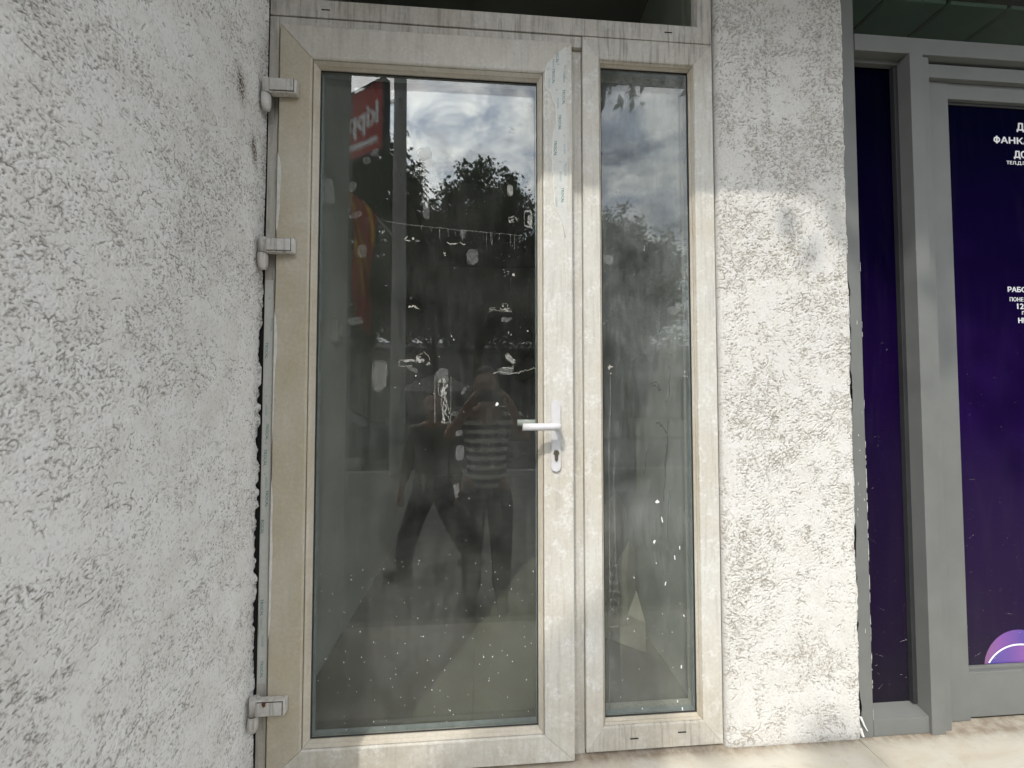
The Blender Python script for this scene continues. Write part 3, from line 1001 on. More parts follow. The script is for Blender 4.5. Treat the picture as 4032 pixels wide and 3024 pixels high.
SIDE_SCRAPS = [
    (0.409, 1.182, 0.0210, 0.0372, 0.4, 'p', 0.5),
    (0.664, 1.172, 0.0113, 0.0242, 0.4, 'm', 0.6),
    (0.562, 0.757, 0.0162, 0.0162, 0, 's', 0.6),
    (0.577, 0.699, 0.0040, 0.0226, 0.2, 's', 0.3),
    (0.55, 0.629, 0.0081, 0.0129, -0.4, 's', 0.5),
    (0.635, 0.608, 0.0032, 0.0129, 0, 's', 0.2),
    (0.618, 0.577, 0.0032, 0.0145, 0.1, 's', 0.2),
    (0.586, 0.495, 0.0040, 0.0145, -0.3, 's', 0.3),
    (0.635, 0.23, 0.0040, 0.0113, 0, 's', 0.2),
    (0.646, 0.391, 0.0032, 0.0065, 0.2, 's', 0.2),
    (0.46, 0.389, 0.0032, 0.0048, 0, 's', 0.2),
    (0.481, 0.349, 0.0032, 0.0065, 0.2, 's', 0.2),
    (0.482, 0.518, 0.0032, 0.0065, 0.3, 's', 0.2),
    (0.505, 0.106, 0.0040, 0.0048, 0.5, 's', 0.2),
    (0.637, 0.098, 0.0040, 0.0129, 0.2, 's', 0.3),
    (0.621, 0.122, 0.0032, 0.0081, 0, 's', 0.2),
    (0.556, 0.561, 0.0024, 0.0057, 0.2, 's', 0.2),
    (0.528, 1.583, 0.0048, 0.0355, 0, 'p', 0.4),
    (0.406, 1.547, 0.0323, 0.0323, 0, 'c', 0.4),
    (0.632, 1.39, 0.0566, 0.0291, 0.6, 'c', 0.4),
    (0.44, 1.772, 0.0242, 0.0210, 0.2, 'c', 0.4),
]

MATK = {'c': 'tape_clear', 'm': 'tape_milky', 'p': 'paper', 's': 'speck', 'r': 'tape_milky'}


def put_scraps(lst, front, parent, seed):
    rs = random.Random(seed)
    for x, z, w, h, rot, k, jag in lst:
        bm = bm_new()
        th = 0.0003
        if k == 'r':      # ring of glue left by a suction pad
            n = 26
            o_ = scrap_pts(x, z, w, h, rot, n, jag, rs)
            i_ = [(x + (a - x) * 0.74 - 0.002, z + (b - z) * 0.78) for a, b in o_]
            for q in range(n):
                r_ = (q + 1) % n
                prism(bm, [(o_[q][0], front - 0.0002, o_[q][1]), (o_[r_][0], front - 0.0002, o_[r_][1]), (i_[r_][0], front - 0.0002, i_[r_][1]), (i_[q][0], front - 0.0002, i_[q][1])], (0, -th, 0))
            slab_poly(bm, scrap_pts(x + 0.004, z - 0.004, w * 0.5, h * 0.6, rot, 12, 0.2, rs), front - 0.0002, th)
        else:
            if k in 'mp' and jag >= 0.4:      # torn to shreds: a few ragged slivers that stayed stuck
                for q in range(rs.randint(4, 7)):
                    fx, fz2 = x + rs.uniform(-.42, .42) * w, z + rs.uniform(-.42, .42) * h
                    slab_poly(bm, scrap_pts(fx, fz2, w * rs.uniform(.15, .5), h * rs.uniform(.15, .5), rot + rs.uniform(-.6, .6), 11, 0.65, rs), front - 0.0002 - 0.00001 * q, th)
            else:
                slab_poly(bm, scrap_pts(x, z, w, h, rot, 8 if k == 's' else 25 if jag > 0.3 else 9, jag, rs), front - 0.0002, th)
        obj('paint_splash' if k == 's' else 'tape_scrap', bm, M[MATK[k]], parent)
        if k in 'cm' and w > 0.015:      # paler glued rim
            bm = bm_new()
            pts = scrap_pts(x, z, w * 1.02, h * 1.02, rot, 15, jag * 0.7, rs)
            a0 = rs.randrange(15)
            pts = [pts[(a0 + q) % 15] for q in range(rs.randint(8, 15))]
            tube(bm, [(a, front - 0.0009, b) for a, b in pts], 0.0006, 4)
            obj('glue_line', bm, M['tape_milky' if k == 'c' else 'paper'], parent)


put_scraps(SCRAPS, 0.0045, glass, 3)
put_scraps(SIDE_SCRAPS, 0.024, sglass, 4)
# long streak of glue where a sheet was taped across the door, and the runs of glue on the side pane
rs = random.Random(12)


def jitter_line(bm, pts, rad, y, n=40, amp=0.0012):
    P_ = [Vector((a, y, b)) for a, b in pts]
    for p0, p1 in zip(P_, P_[1:]):
        q = [p0.lerp(p1, k / n) + Vector((rs.uniform(-amp, amp), 0, rs.uniform(-amp, amp))) for k in range(n + 1)]
        tube(bm, q, [rad * rs.uniform(0.25, 1.1) for _ in q], 4)


bm = bm_new()
jitter_line(bm, [(-0.309, 1.644), (-0.243, 1.635), (-0.086, 1.623), (0.121, 1.611)], 0.0013, 0.0036, 30)
for k in range(16):
    a = rs.uniform(-0.2, 0.1)
    zt = 1.636 - (a + 0.243) * 0.065
    jitter_line(bm, [(a, zt), (a + rs.uniform(-.004, .004), zt - rs.uniform(0.01, 0.05))], 0.0007, 0.0036, 8, 0.0006)
obj('glue_streak', bm, M['tape_milky'], glass)
bm = bm_new()
jitter_line(bm, [(-0.152, 1.163), (-0.151, 1.018)], 0.0007, 0.0036, 20, 0.0003)
jitter_line(bm, [(-0.103, 1.163), (-0.103, 1.018)], 0.0006, 0.0036, 20, 0.0003)
jitter_line(bm, [(-0.127, 1.155), (-0.121, 1.10), (-0.128, 1.06), (-0.122, 1.02)], 0.0016, 0.0036, 14, 0.0022)
jitter_line(bm, [(-0.118, 1.09), (-0.105, 1.045)], 0.001, 0.0036, 12, 0.002)
jitter_line(bm, [(0.03, 1.175), (0.10, 1.172), (0.16, 1.19)], 0.0013, 0.0036, 24, 0.003)
obj('glue_streak', bm, M['paper'], glass)
bm = bm_new()
jitter_line(bm, [(0.409, 1.166), (0.41, 1.067), (0.403, 0.985), (0.402, 0.741), (0.402, 0.42), (0.398, 0.104)], 0.0009, 0.0231, 30, 0.0008)
jitter_line(bm, [(0.422, 0.928), (0.417, 0.822), (0.423, 0.539), (0.434, 0.379), (0.44, 0.18)], 0.0008, 0.0231, 30, 0.0012)
for k in range(46):
    zt = rs.uniform(0.16, 0.62)
    jitter_line(bm, [(0.402, zt), (0.402 + rs.uniform(0.006, 0.03), zt + rs.uniform(-.002, .002))], 0.0004, 0.0231, 6, 0.0005)
obj('glue_streak', bm, M['tape_milky'], sglass)
# paint flicks sprinkled over the lower half
for par, n, xr, zr, front in ((glass, 140, (-0.49, 0.16), (0.11, 0.62), 0.0045), (sglass, 16, (0.42, 0.67), (0.11, 0.5), 0.024), (glass, 22, (-0.30, 0.14), (0.6, 1.5), 0.0045)):
    bm = bm_new()
    for k in range(n):
        x, z = rs.uniform(*xr), rs.uniform(*zr)
        s = rs.uniform(0.0009, 0.0023) * (1.5 if rs.random() < 0.1 else 1)
        slab_poly(bm, scrap_pts(x, z, s, s * rs.uniform(1, 2.2), rs.uniform(-.4, .4), 7, 0.3, rs), front - 0.0002, 0.0003)
    tag(obj('paint_flecks', bm, M['speck'], par), kind='stuff')

# ------------------------------------------------------------------ the empty room behind the glass
def structure(name, bm, mat, parent=None, smooth=False):
    o = obj(name, bm, mat, parent, smooth)
    if parent is None: o['kind'] = 'structure'
    return o


bm = bm_new(); box(bm, -0.93, 3.21, 0.091, 4.45, -0.2, FZ - 0.006)
structure('room_floor', bm, M['room_floor'])
bm = bm_new()
box(bm, -0.92, -0.70, 0.302, 4.3, -0.1, 3.0)
box(bm, -0.6995, -0.665, 0.092, 1.75, -0.1, 3.0)
box(bm, -0.92, -0.70, 0.092, 0.301, -0.1, 3.0)
box(bm, -0.92, 3.2, 4.301, 4.5, -0.1, 3.0)
box(bm, 0.7625, 0.90, 0.092, 0.69, -0.1, 3.0)
box(bm, 0.90, 1.05, 0.302, 4.3, -0.1, 3.0)
structure('room_wall', bm, M['plaster'])
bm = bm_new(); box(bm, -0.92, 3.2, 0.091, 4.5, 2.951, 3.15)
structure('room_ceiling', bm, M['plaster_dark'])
# hairline cracks in the lit plaster return
bm = bm_new()
rs = random.Random(31)


def crack(bm, y, z, n, dy, dz, r_):
    pts = [Vector((0.7616, y, z))]
    for _ in range(n):
        pts.append(pts[-1] + Vector((0, dy * rs.uniform(.2, 1) + rs.uniform(-.008, .008), dz * rs.uniform(.3, 1) + rs.uniform(-.012, .012))))
    tube(bm, pts, [r_ * rs.uniform(.4, 1) for _ in pts], 4)


obj_wall = bpy.data.objects['room_wall']
for c_ in ((0.33, 1.22, 9, 0.012, -0.03, .0018), (0.52, 1.16, 8, -0.02, -0.012, .0028), (0.42, 1.14, 7, 0.02, 0.012, .002), (0.35, 1.0, 8, 0.004, -0.03, .0016), (0.46, 0.98, 8, -0.025, -0.006, .0028),
           (0.37, 0.9, 9, 0.006, -0.035, .0018), (0.55, 0.85, 6, 0.01, -0.03, .0016), (0.34, 0.72, 9, 0.004, -0.03, .0016), (0.4, 1.45, 8, 0.01, -0.03, .0016)):
    crack(bm, *c_)
obj('plaster_cracks', bm, M['void'], obj_wall)
# old rotary switch on the inner wall
sw = thing('rotary_switch', 'small square surface switch with a round knob on the dim inner wall behind the glass', 'switch', (-0.665, 0.55, 1.385))
bm = bm_new(); box(bm, -0.6645, -0.635, 0.51, 0.59, 1.335, 1.435, 0.006)
obj('switch_box', bm, M['switch'], sw)
bm = bm_new(); tube(bm, [(-0.6348, 0.55, 1.385), (-0.622, 0.55, 1.385), (-0.617, 0.55, 1.385)], [0.030, 0.029, 0.022], 24)
obj('switch_knob', bm, M['switch'], sw)


def board(name, pts, th, mat, label, group):
    """creased sheet given by rows of 3-D points (left edge, crease, right edge)"""
    bm = bm_new()
    rows = [[bm.verts.new(p) for p in r_] for r_ in pts]
    for a, b in zip(rows, rows[1:]):
        for k in range(len(a) - 1):
            bm.faces.new((a[k], a[k + 1], b[k + 1], b[k]))
    ret = bmesh.ops.solidify(bm, geom=list(bm.faces), thickness=th)
    o = obj(name, bm, mat)
    tag(o, label, 'board', group)
    return o


G_ = 'torn sheets of board leaning inside'
board('torn_board', [[(0.56, 0.78, FZ), (0.63, 0.74, FZ), (0.70, 0.80, FZ)], [(0.58, 0.78, 0.25), (0.655, 0.73, 0.28), (0.735, 0.80, 0.22)], [(0.60, 0.79, 0.50), (0.68, 0.74, 0.62), (0.745, 0.78, 0.5)]], 0.006, M['cardboard'],
      'tall creased strip of grey board leaning inside behind the narrow pane', G_)
board('torn_board', [[(0.62, 0.66, FZ), (0.69, 0.63, FZ), (0.745, 0.66, FZ)], [(0.63, 0.66, 0.18), (0.68, 0.62, 0.22), (0.74, 0.66, 0.16)], [(0.66, 0.67, 0.30), (0.70, 0.64, 0.40), (0.745, 0.67, 0.36)]], 0.006, M['cardboard'],
      'short torn piece of grey board standing in front of the tall strip', G_)
board('torn_board', [[(0.52, 0.60, FZ + 0.004), (0.70, 0.45, FZ + 0.004)], [(0.60, 0.72, 0.05), (0.745, 0.56, 0.06)], [(0.64, 0.76, 0.16), (0.745, 0.66, 0.15)]], 0.006, M['cardboard'],
      'low bent sheet of grey board lying against the plaster corner inside', G_)

# ------------------------------------------------------------------ shop front in grey aluminium, and its door
shop = thing('shop_front', 'dark grey aluminium shop front with a narrow purple filmed window next to the pillar', 'shop front', (1.45, 0.03, FZ))


def bar(name, x0, x1, y0, y1, z0, z1, parent, mat=None, bev=0.0012):
    bm = bm_new(); box(bm, x0, x1, y0, y1, z0, z1, bev)
    return obj(name, bm, mat or M['alu'], parent)


bar('jamb', 1.2165, 1.2705, 0.002, 0.09, FZ + 0.0005, 2.90, shop)
bar('head_beam', 1.271, 3.2, -0.001, 0.09, 2.293, 2.351, shop)
bar('bottom_rail', 1.271, 1.4685, 0.001, 0.07, FZ + 0.0025, 0.044, shop)
bm = bm_new()
prism(bm, [(1.2712, 0.004, 0.0443), (1.2712, 0.052, 0.058), (1.2712, 0.052, 0.0443)], (0.1968, 0, 0))
obj('glazing_bead', bm, M['alu'], shop)
bar('mullion', 1.469, 1.5185, -0.006, 0.088, FZ + 0.0005, 2.2925, shop)
bar('door_post', 1.5187, 1.555, 0.006, 0.088, FZ + 0.0005, 2.2925, shop)
bm = bm_new(); box(bm, 1.2712, 1.4688, 0.050, 0.056, 0.0445, 2.2925)
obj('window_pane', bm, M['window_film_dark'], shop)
bar('glazing_bead', 1.2712, 1.4688, 0.030, 0.0495, 2.279, 2.2925, shop)
bar('glazing_bead', 1.4535, 1.4688, 0.034, 0.0495, 0.059, 2.2785, shop, M['gasket'])
bar('gasket_or_shade_strip', 1.2712, 1.2745, 0.044, 0.0495, 0.059, 2.2785, shop, M['gasket'])
bar('door_header', 1.5555, 3.2, 0.020, 0.088, 2.232, 2.281, shop)
bar('door_gap', 1.5555, 3.2, 0.045, 0.088, 2.2812, 2.2925, shop, M['alu_gap'])
bm = bm_new(); box(bm, 1.271, 3.2, 0.040, 0.046, 2.3515, 2.90)
obj('fanlight_pane', bm, M['glass_dark'], shop)
bar('gasket_or_shade_strip', 1.271, 3.2, 0.034, 0.0395, 2.3515, 2.3555, shop, M['gasket'])
# worn sealant smeared down the jamb, paint chipped off its other edge
rs = random.Random(8)
M['sealant'] = plain('sealant', (0.52, 0.51, 0.47), 0.8, 0.2, 60)


def ragged_band(zlo, zhi, x0, wmin, wmax, y, name):
    bm = bm_new()
    n = max(6, int((zhi - zlo) / 0.006))
    w = rs.uniform(wmin, wmax)
    prev = None
    for k in range(n + 1):
        z = zlo + (zhi - zlo) * k / n
        w += rs.gauss(0, 0.0016)
        w = min(wmax, max(wmin, w))
        e = min(1.0, k / 4, (n - k) / 4)
        a, b = (x0, y, z), (x0 + 0.0006 + w * e, y, z + rs.uniform(-.001, .001))
        cur = (bm.verts.new(a), bm.verts.new(b))
        if prev: bm.faces.new((prev[0], prev[1], cur[1], cur[0]))
        prev = cur
    bmesh.ops.solidify(bm, geom=list(bm.faces), thickness=0.0004)
    return obj(name, bm, M['sealant'], shop)


ragged_band(0.02, 0.44, 1.2172, 0.003, 0.014, 0.0014, 'sealant_smear')
ragged_band(0.46, 0.98, 1.2172, 0.002, 0.011, 0.0014, 'sealant_smear')
ragged_band(1.0, 1.52, 1.2172, 0.002, 0.013, 0.0014, 'sealant_smear')
ragged_band(1.92, 2.16, 1.2172, 0.002, 0.009, 0.0014, 'sealant_smear')
bm = bm_new()
for k in range(46):
    z = rs.uniform(0.02, 1.55) if k > 12 else rs.uniform(0.35, 1.1)
    slab_poly(bm, scrap_pts(1.2700, z, rs.uniform(0.001, 0.003), rs.uniform(0.006, 0.04), rs.uniform(-.03, .03), 15, 0.5, rs), 0.0016 - 0.00001 * k, 0.0004)
for k in range(10):
    z = rs.uniform(0.0, 1.4)
    slab_poly(bm, scrap_pts(rs.uniform(1.232, 1.262), z, rs.uniform(0.001, 0.004), rs.uniform(0.004, 0.02), rs.uniform(-.1, .1), 11, 0.5, rs), 0.0016 - 0.00001 * k, 0.0004)
tag(obj('paint_chips', bm, M['sealant'], shop), kind='stuff')
bm = bm_new()
tube(bm, [(1.2225, -0.002, FZ + 0.07), (1.232, -0.004, FZ + 0.045), (1.240, -0.007, FZ + 0.03)], [0.004, 0.003, 0.0012], 6)
tube(bm, [(1.219, -0.002, FZ + 0.035), (1.226, -0.005, FZ + 0.012)], [0.006, 0.004], 6)
obj('torn_sealant', bm, M['film_edge'], shop)
bar('sealant_gap', 1.2105, 1.2164, 0.004, 0.05, FZ + 0.001, 1.0, shop, M['void'], 0)

sdoor = thing('shop_door', 'grey framed shop door covered in purple film with white lettering and a purple disc', 'door', (1.95, 0.06, FZ))
DX0, DX1, DZ0, DZ1 = 1.588, 2.52, FZ + 0.012, 2.231
FX0, FX1, FZ0_, FZ1_ = 1.662, 2.44, 0.150, 2.172
bar('stile', DX0, FX0, 0.034, 0.085, DZ0 - 0.008, DZ1, sdoor)
bar('stile', FX1, DX1, 0.034, 0.085, DZ0, DZ1, sdoor)
bar('bottom_rail', FX0 + .0005, FX1 - .0005, 0.0365, 0.085, DZ0, FZ0_, sdoor)
bar('top_rail', FX0 + .0005, FX1 - .0005, 0.0365, 0.085, FZ1_, DZ1, sdoor)
bar('door_stop', 1.5555, DX0 - 0.001, 0.030, 0.088, FZ + 0.006, 2.2315, sdoor)
bar('glazing_bead', FX0 + .0005, FX1 - .0005, 0.046, 0.0545, FZ0_ + 0.0003, FZ0_ + 0.012, sdoor)
bar('gasket_or_shade_strip', FX0 + .0005, FX1 - .0005, 0.049, 0.0545, FZ1_ - 0.010, FZ1_ - 0.0003, sdoor, M['gasket'])
bm = bm_new(); box(bm, FX0, FX1, 0.055, 0.061, FZ0_, FZ1_)
dpane = obj('window_pane', bm, M['window_film'], sdoor)
YT = 0.0546
kx = (1.2 + YT) / 1.28


def fz_(z):
    return 1.10 + (z - 1.10) * kx


bm = bm_new()


def ellipse(cx, cz, rx, rz, a0, a1, n=40):
    return [(cx + rx * math.cos(R(a0 + (a1 - a0) * k / n)), cz + rz * math.sin(R(a0 + (a1 - a0) * k / n))) for k in range(n + 1)]


def tline(s, x, zb, zt, w, fit_len=None):
    h = fz_(zt) - fz_(zb)
    for k in range(5):     # heavy grotesque: the thin letters struck several times side by side
        dx, dz = ((0, 0), (w, 0), (2 * w, 0), (w, -0.6 * w), (w, 0.6 * w))[k]
        add_text(bm, s, 0.05, lambda u, v: (x * kx + u + dx, YT - 0.00003 * k, fz_(zb) + v + dz), 0.0, 0, (fit_len, h))


def big_f(x, zb, zt, wd):
    zc2, hh = (fz_(zt) + fz_(zb)) / 2, (fz_(zt) - fz_(zb)) / 2
    xc = x * kx + wd / 2
    n = 24
    o2 = ellipse(xc, zc2, wd / 2, hh * 0.78, 0, 360, n)
    i2 = ellipse(xc, zc2, wd / 2 - 0.0062, hh * 0.78 - 0.0052, 0, 360, n)
    for q in range(n):
        bm.faces.new([bm.verts.new((p[0], YT, p[1])) for p in (o2[q], o2[q + 1], i2[q + 1], i2[q])])
    bm.faces.new([bm.verts.new((xc + a * 0.0031, YT - 0.00005, zc2 + b * hh)) for a, b in ((-1, -1), (1, -1), (1, 1), (-1, 1))])


tline('Д', 2.003, 2.098, 2.132, 0.0016)
big_f(1.905, 2.049, 2.0785, 0.0275)
tline('АНКА', 1.9345, 2.0515, 2.0755, 0.0014, 0.120)
tline('ДО', 1.987, 1.993, 2.024, 0.0016)
tline('ТЕЛ.Д.П', 1.955, 1.969, 1.984, 0.0007, 0.078)
tline('РАБО', 1.938, 1.4875, 1.5065, 0.0013, 0.074)
tline('ПОНЕ', 1.9445, 1.4525, 1.4675, 0.0007, 0.055)
tline('12', 1.974, 1.4245, 1.444, 0.0012, 0.026)
tline('П', 1.993, 1.403, 1.416, 0.0007)
tline('НЕ', 1.976, 1.372, 1.391, 0.0013, 0.034)
obj('film_lettering', bm, M['letter'], dpane)


def disc_mat():
    m, nt = new_mat('film_disc')
    v = coords(nt)
    sx = N(nt, 'ShaderNodeSeparateXYZ')
    nt.links.new(v, sx.inputs[0])
    t = math_n(nt, 'DIVIDE', math_n(nt, 'SUBTRACT', sx.outputs[0], 1.74), 0.16, clamp=True)
    c = ramp(nt, t, [(0.0, (0.20, 0.09, 0.19)), (0.45, (0.19, 0.065, 0.29)), (1.0, (0.085, 0.045, 0.28))])
    finish(nt, c, 0.2)
    return m


def disc_mat2():
    m, nt = new_mat('film_disc_inner')
    v = coords(nt)
    sx = N(nt, 'ShaderNodeSeparateXYZ')
    nt.links.new(v, sx.inputs[0])
    t = math_n(nt, 'DIVIDE', math_n(nt, 'SUBTRACT', sx.outputs[0], 1.75), 0.16, clamp=True)
    c = ramp(nt, t, [(0.0, (0.060, 0.055, 0.27)), (0.6, (0.12, 0.058, 0.29)), (1.0, (0.20, 0.07, 0.30))])
    finish(nt, c, 0.2)
    return m


zb = FZ0_ + 0.0125
cx = 1.921 * kx
bm = bm_new()
top = fz_(0.258)
pts = ellipse(cx, top - 0.128, 0.1335, 0.128, 0, 180)
pts = [(x, max(z, zb)) for x, z in pts]
pts = [p for i, p in enumerate(pts) if i == 0 or p != pts[i - 1]]
slab_poly(bm, pts + [(cx - 0.133, zb)] if pts[-1][1] > zb else pts, YT + 0.0003, 0.0002)
obj('film_disc', bm, disc_mat(), dpane)
top2 = fz_(0.209)
bm = bm_new()
o_ = [(x, z) for x, z in ellipse(cx + 0.003, top2 - 0.110, 0.1365, 0.110, 4, 176, 60) if z > zb]
slab_poly(bm, o_ + [(o_[-1][0], zb), (o_[0][0], zb)], YT - 0.00005, 0.0002)
obj('film_disc', bm, disc_mat2(), dpane)
bm = bm_new()
for a, b in zip(o_, o_[1:]):
    q0 = (cx + (a[0] - cx) * 0.945, zb + (a[1] - zb) * 0.93 - 0.001)
    q1 = (cx + (b[0] - cx) * 0.945, zb + (b[1] - zb) * 0.93 - 0.001)
    prism(bm, [(a[0], YT - 0.0003, a[1]), (b[0], YT - 0.0003, b[1]), (q1[0], YT - 0.0003, q1[1]), (q0[0], YT - 0.0003, q0[1])], (0, -0.0002, 0))
obj('film_arc', bm, M['letter'], dpane)
bm = bm_new()
for (x, z, r_) in ((1.97, 0.452, 0.006), (1.99, 0.392, 0.003)):
    slab_poly(bm, ellipse(x * kx, fz_(z), r_, r_, 0, 360, 16)[:-1], YT, 0.0002)
obj('film_dots', bm, M['letter'], dpane)
# scratches in the films
for par, x0, x1, n, yq in ((dpane, 1.67, 2.0, 60, YT), (shop, 1.285, 1.45, 34, 0.0496)):
    bm = bm_new()
    for k in range(n):
        z = 0.1 + 1.3 * rs.random() ** 2.0
        if par is dpane: z += 0.07
        x = rs.uniform(x0, x1)
        a = rs.gauss(0.1, 0.5)
        ln = rs.uniform(0.002, 0.010) if rs.random() < 0.85 else rs.uniform(0.02, 0.04)
        w = rs.uniform(0.0002, 0.0006)
        tube(bm, [(x, yq - 0.0003, z), (x + ln * math.cos(a) * .5, yq - 0.0003, z + ln * math.sin(a) * .45), (x + ln * math.cos(a), yq - 0.0003, z + ln * math.sin(a))], [w * 0.5, w, w * 0.4], 4)
    tag(obj('film_scratches', bm, M['tape_milky'], par), kind='stuff')

# green boarded ceiling inside the shop, seen through the fanlight
ceil = bpy.data.objects.new('shop_ceiling', None)
ceil.location = (2.2, 0.7, 2.56)
COL.objects.link(ceil)
ceil['kind'] = 'structure'
xb = [1.215, 1.466, 1.717, 1.968, 2.219, 2.47, 2.721, 2.972, 3.223]
me0 = None
for a, b in zip(xb, xb[1:]):
    if me0 is None:
        bm = bm_new(); box(bm, -0.1155, 0.1155, 0.062, 1.6, 2.555, 2.570, 0.002)
        o = obj('ceiling_board', bm, M['board'], ceil)
        me0 = o.data
        o.location.x = (a + b) / 2
    else:
        o = bpy.data.objects.new('ceiling_board', me0)
        link(o, ceil)
        o.location.x = (a + b) / 2
bm = bm_new(); box(bm, 1.06, 3.25, 0.05, 1.7, 2.585, 2.60)
structure('ceiling_backing', bm, M['alu_gap'], ceil)
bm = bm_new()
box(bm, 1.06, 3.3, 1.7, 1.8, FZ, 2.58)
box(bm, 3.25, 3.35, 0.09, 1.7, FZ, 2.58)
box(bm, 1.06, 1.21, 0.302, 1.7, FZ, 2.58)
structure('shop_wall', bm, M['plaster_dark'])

# wall over the door, soffit and storey above
bm = bm_new()
box(bm, -0.667, 0.7655, 0.005, 0.30, 2.862, 3.090)
box(bm, 1.2225, 5.0, 0.005, 0.30, 2.902, 3.090)
lin = obj('lintel_wall', bm, M['facade'])
tag(lin, 'plain wall over the door and shop front, hidden under the overhang', 'wall')
bm = bm_new(); box(bm, -5.0, 5.0, -1.10, 0.30, 3.092, 3.40)
can = obj('overhang', bm, M['soffit'])
tag(can, 'concrete overhang above the entrance that shades the top of the door', 'overhang')

# ------------------------------------------------------------------ marble step and street
step_o = bpy.data.objects.new('step', None)
step_o.location = (0.5, -0.35, ZG)
COL.objects.link(step_o)
step_o['kind'] = 'structure'
bm = bm_new()
box(bm, -0.664, 5.0, -0.70, 0.04, ZG + 0.001, FZ - 0.026)
box(bm, -0.664, 5.0, -1.02, -0.701, ZG + 0.001, ZG + 0.17)
structure('step_body', bm, M['concrete'], step_o)
for x0, x1 in ((-0.664, -0.0385), (-0.0365, 1.2125), (1.2145, 2.464), (2.466, 3.714)):
    bm = bm_new(); box(bm, x0, x1, -0.725, 0.035 if x0 < 1.2 else 0.048, FZ - 0.025, FZ, 0.002)
    obj('marble_slab', bm, M['marble'], step_o)
M['paving'] = plain('paving', (0.14, 0.135, 0.12), 0.9, 0.12, 2.0)
M['asphalt'] = plain('asphalt', (0.055, 0.055, 0.055), 0.9, 0.2, 4.0)
bm = bm_new(); box(bm, -60, 60, -6.4, -0.60, ZG - 0.3, ZG)
structure('pavement', bm, M['paving'])
bm = bm_new(); box(bm, -60, 60, -12.5, -6.55, ZG - 0.3, ZG - 0.12)
structure('road', bm, M['asphalt'])
bm = bm_new(); box(bm, -60, 60, -6.548, -6.402, ZG - 0.3, ZG + 0.002, 0.01)
structure('kerb', bm, M['concrete'])
bm = bm_new(); box(bm, -120, 120, -160, -12.501, ZG - 0.3, ZG - 0.004)
M['earth'] = plain('earth', (0.075, 0.075, 0.06), 0.95, 0.2, 0.7)
structure('ground', bm, M['earth'])

# ------------------------------------------------------------------ street side, seen mirrored in the panes
M['pole'] = plain('pole', (0.30, 0.30, 0.28), 0.7, 0.12, 3.0)
M['dark_metal'] = plain('dark_metal', (0.03, 0.03, 0.032), 0.5)
M['sign_red'] = plain('sign_red', (0.36, 0.030, 0.022), 0.45, 0.06)
M['sign_white'] = plain('sign_white', (0.72, 0.72, 0.70), 0.5, 0.04)
M['flag_red'] = plain('flag_red', (0.42, 0.035, 0.02), 0.8, 0.06)
M['flag_gold'] = plain('flag_gold', (0.62, 0.42, 0.04), 0.8, 0.06)
M['bark'] = plain('bark', (0.075, 0.055, 0.04), 0.95, 0.3, 8.0)


def leaf_mat():
    m, nt = new_mat('leaf')
    oi = N(nt, 'ShaderNodeTexCoord')
    n = N(nt, 'ShaderNodeTexNoise', inp={'Scale': 1.6, 'Detail': 3.0})
    L(nt, oi, 'Object', n, 'Vector')
    c = ramp(nt, n.outputs['Fac'], [(0.3, (0.030, 0.052, 0.018)), (0.7, (0.070, 0.105, 0.035))])
    d = N(nt, 'ShaderNodeBsdfDiffuse')
    t = N(nt, 'ShaderNodeBsdfTranslucent')
    nt.links.new(c, d.inputs[0]); nt.links.new(c, t.inputs[0])
    mx = N(nt, 'ShaderNodeMixShader', inp={0: 0.35})
    L(nt, d, 0, mx, 1); L(nt, t, 0, mx, 2)
    o = N(nt, 'ShaderNodeOutputMaterial')
    L(nt, mx, 0, o, 0)
    return m


M['leaf'] = leaf_mat()
pole = thing('street_pole', 'tall grey street pole carrying a red sign and a flag, mirrored in the door glass', 'pole', (-1.62, -6.15, ZG))
bm = bm_new()
tube(bm, [(-1.62, -6.15, ZG), (-1.62, -6.15, 7.32)], [0.145, 0.118], 20)
obj('shaft', bm, M['pole'], pole)
bm = bm_new()
tube(bm, [(-1.62, -6.15, 6.82), (-1.38, -4.22, 5.24)], 0.022, 8)
tube(bm, [(-1.50, -6.22, 6.25), (-1.46, -6.20, 6.15), (-1.50, -6.10, 6.08)], 0.014, 6)
obj('bracket', bm, M['dark_metal'], pole)
sign = thing('hanging_sign', 'red panel sign with white letters hung from the street pole', 'sign', (-2.0, -4.7, 4.45))
E1 = Vector((-0.85, -0.53, 0)).normalized()
O1 = Vector((-1.375, -4.20, 4.555))


def sg(u, v, n=0.0):
    nn = Vector((-E1.y, E1.x, 0))
    if nn.y < 0: nn = -nn
    return O1 + E1 * u + Vector((0, 0, v)) + nn * n


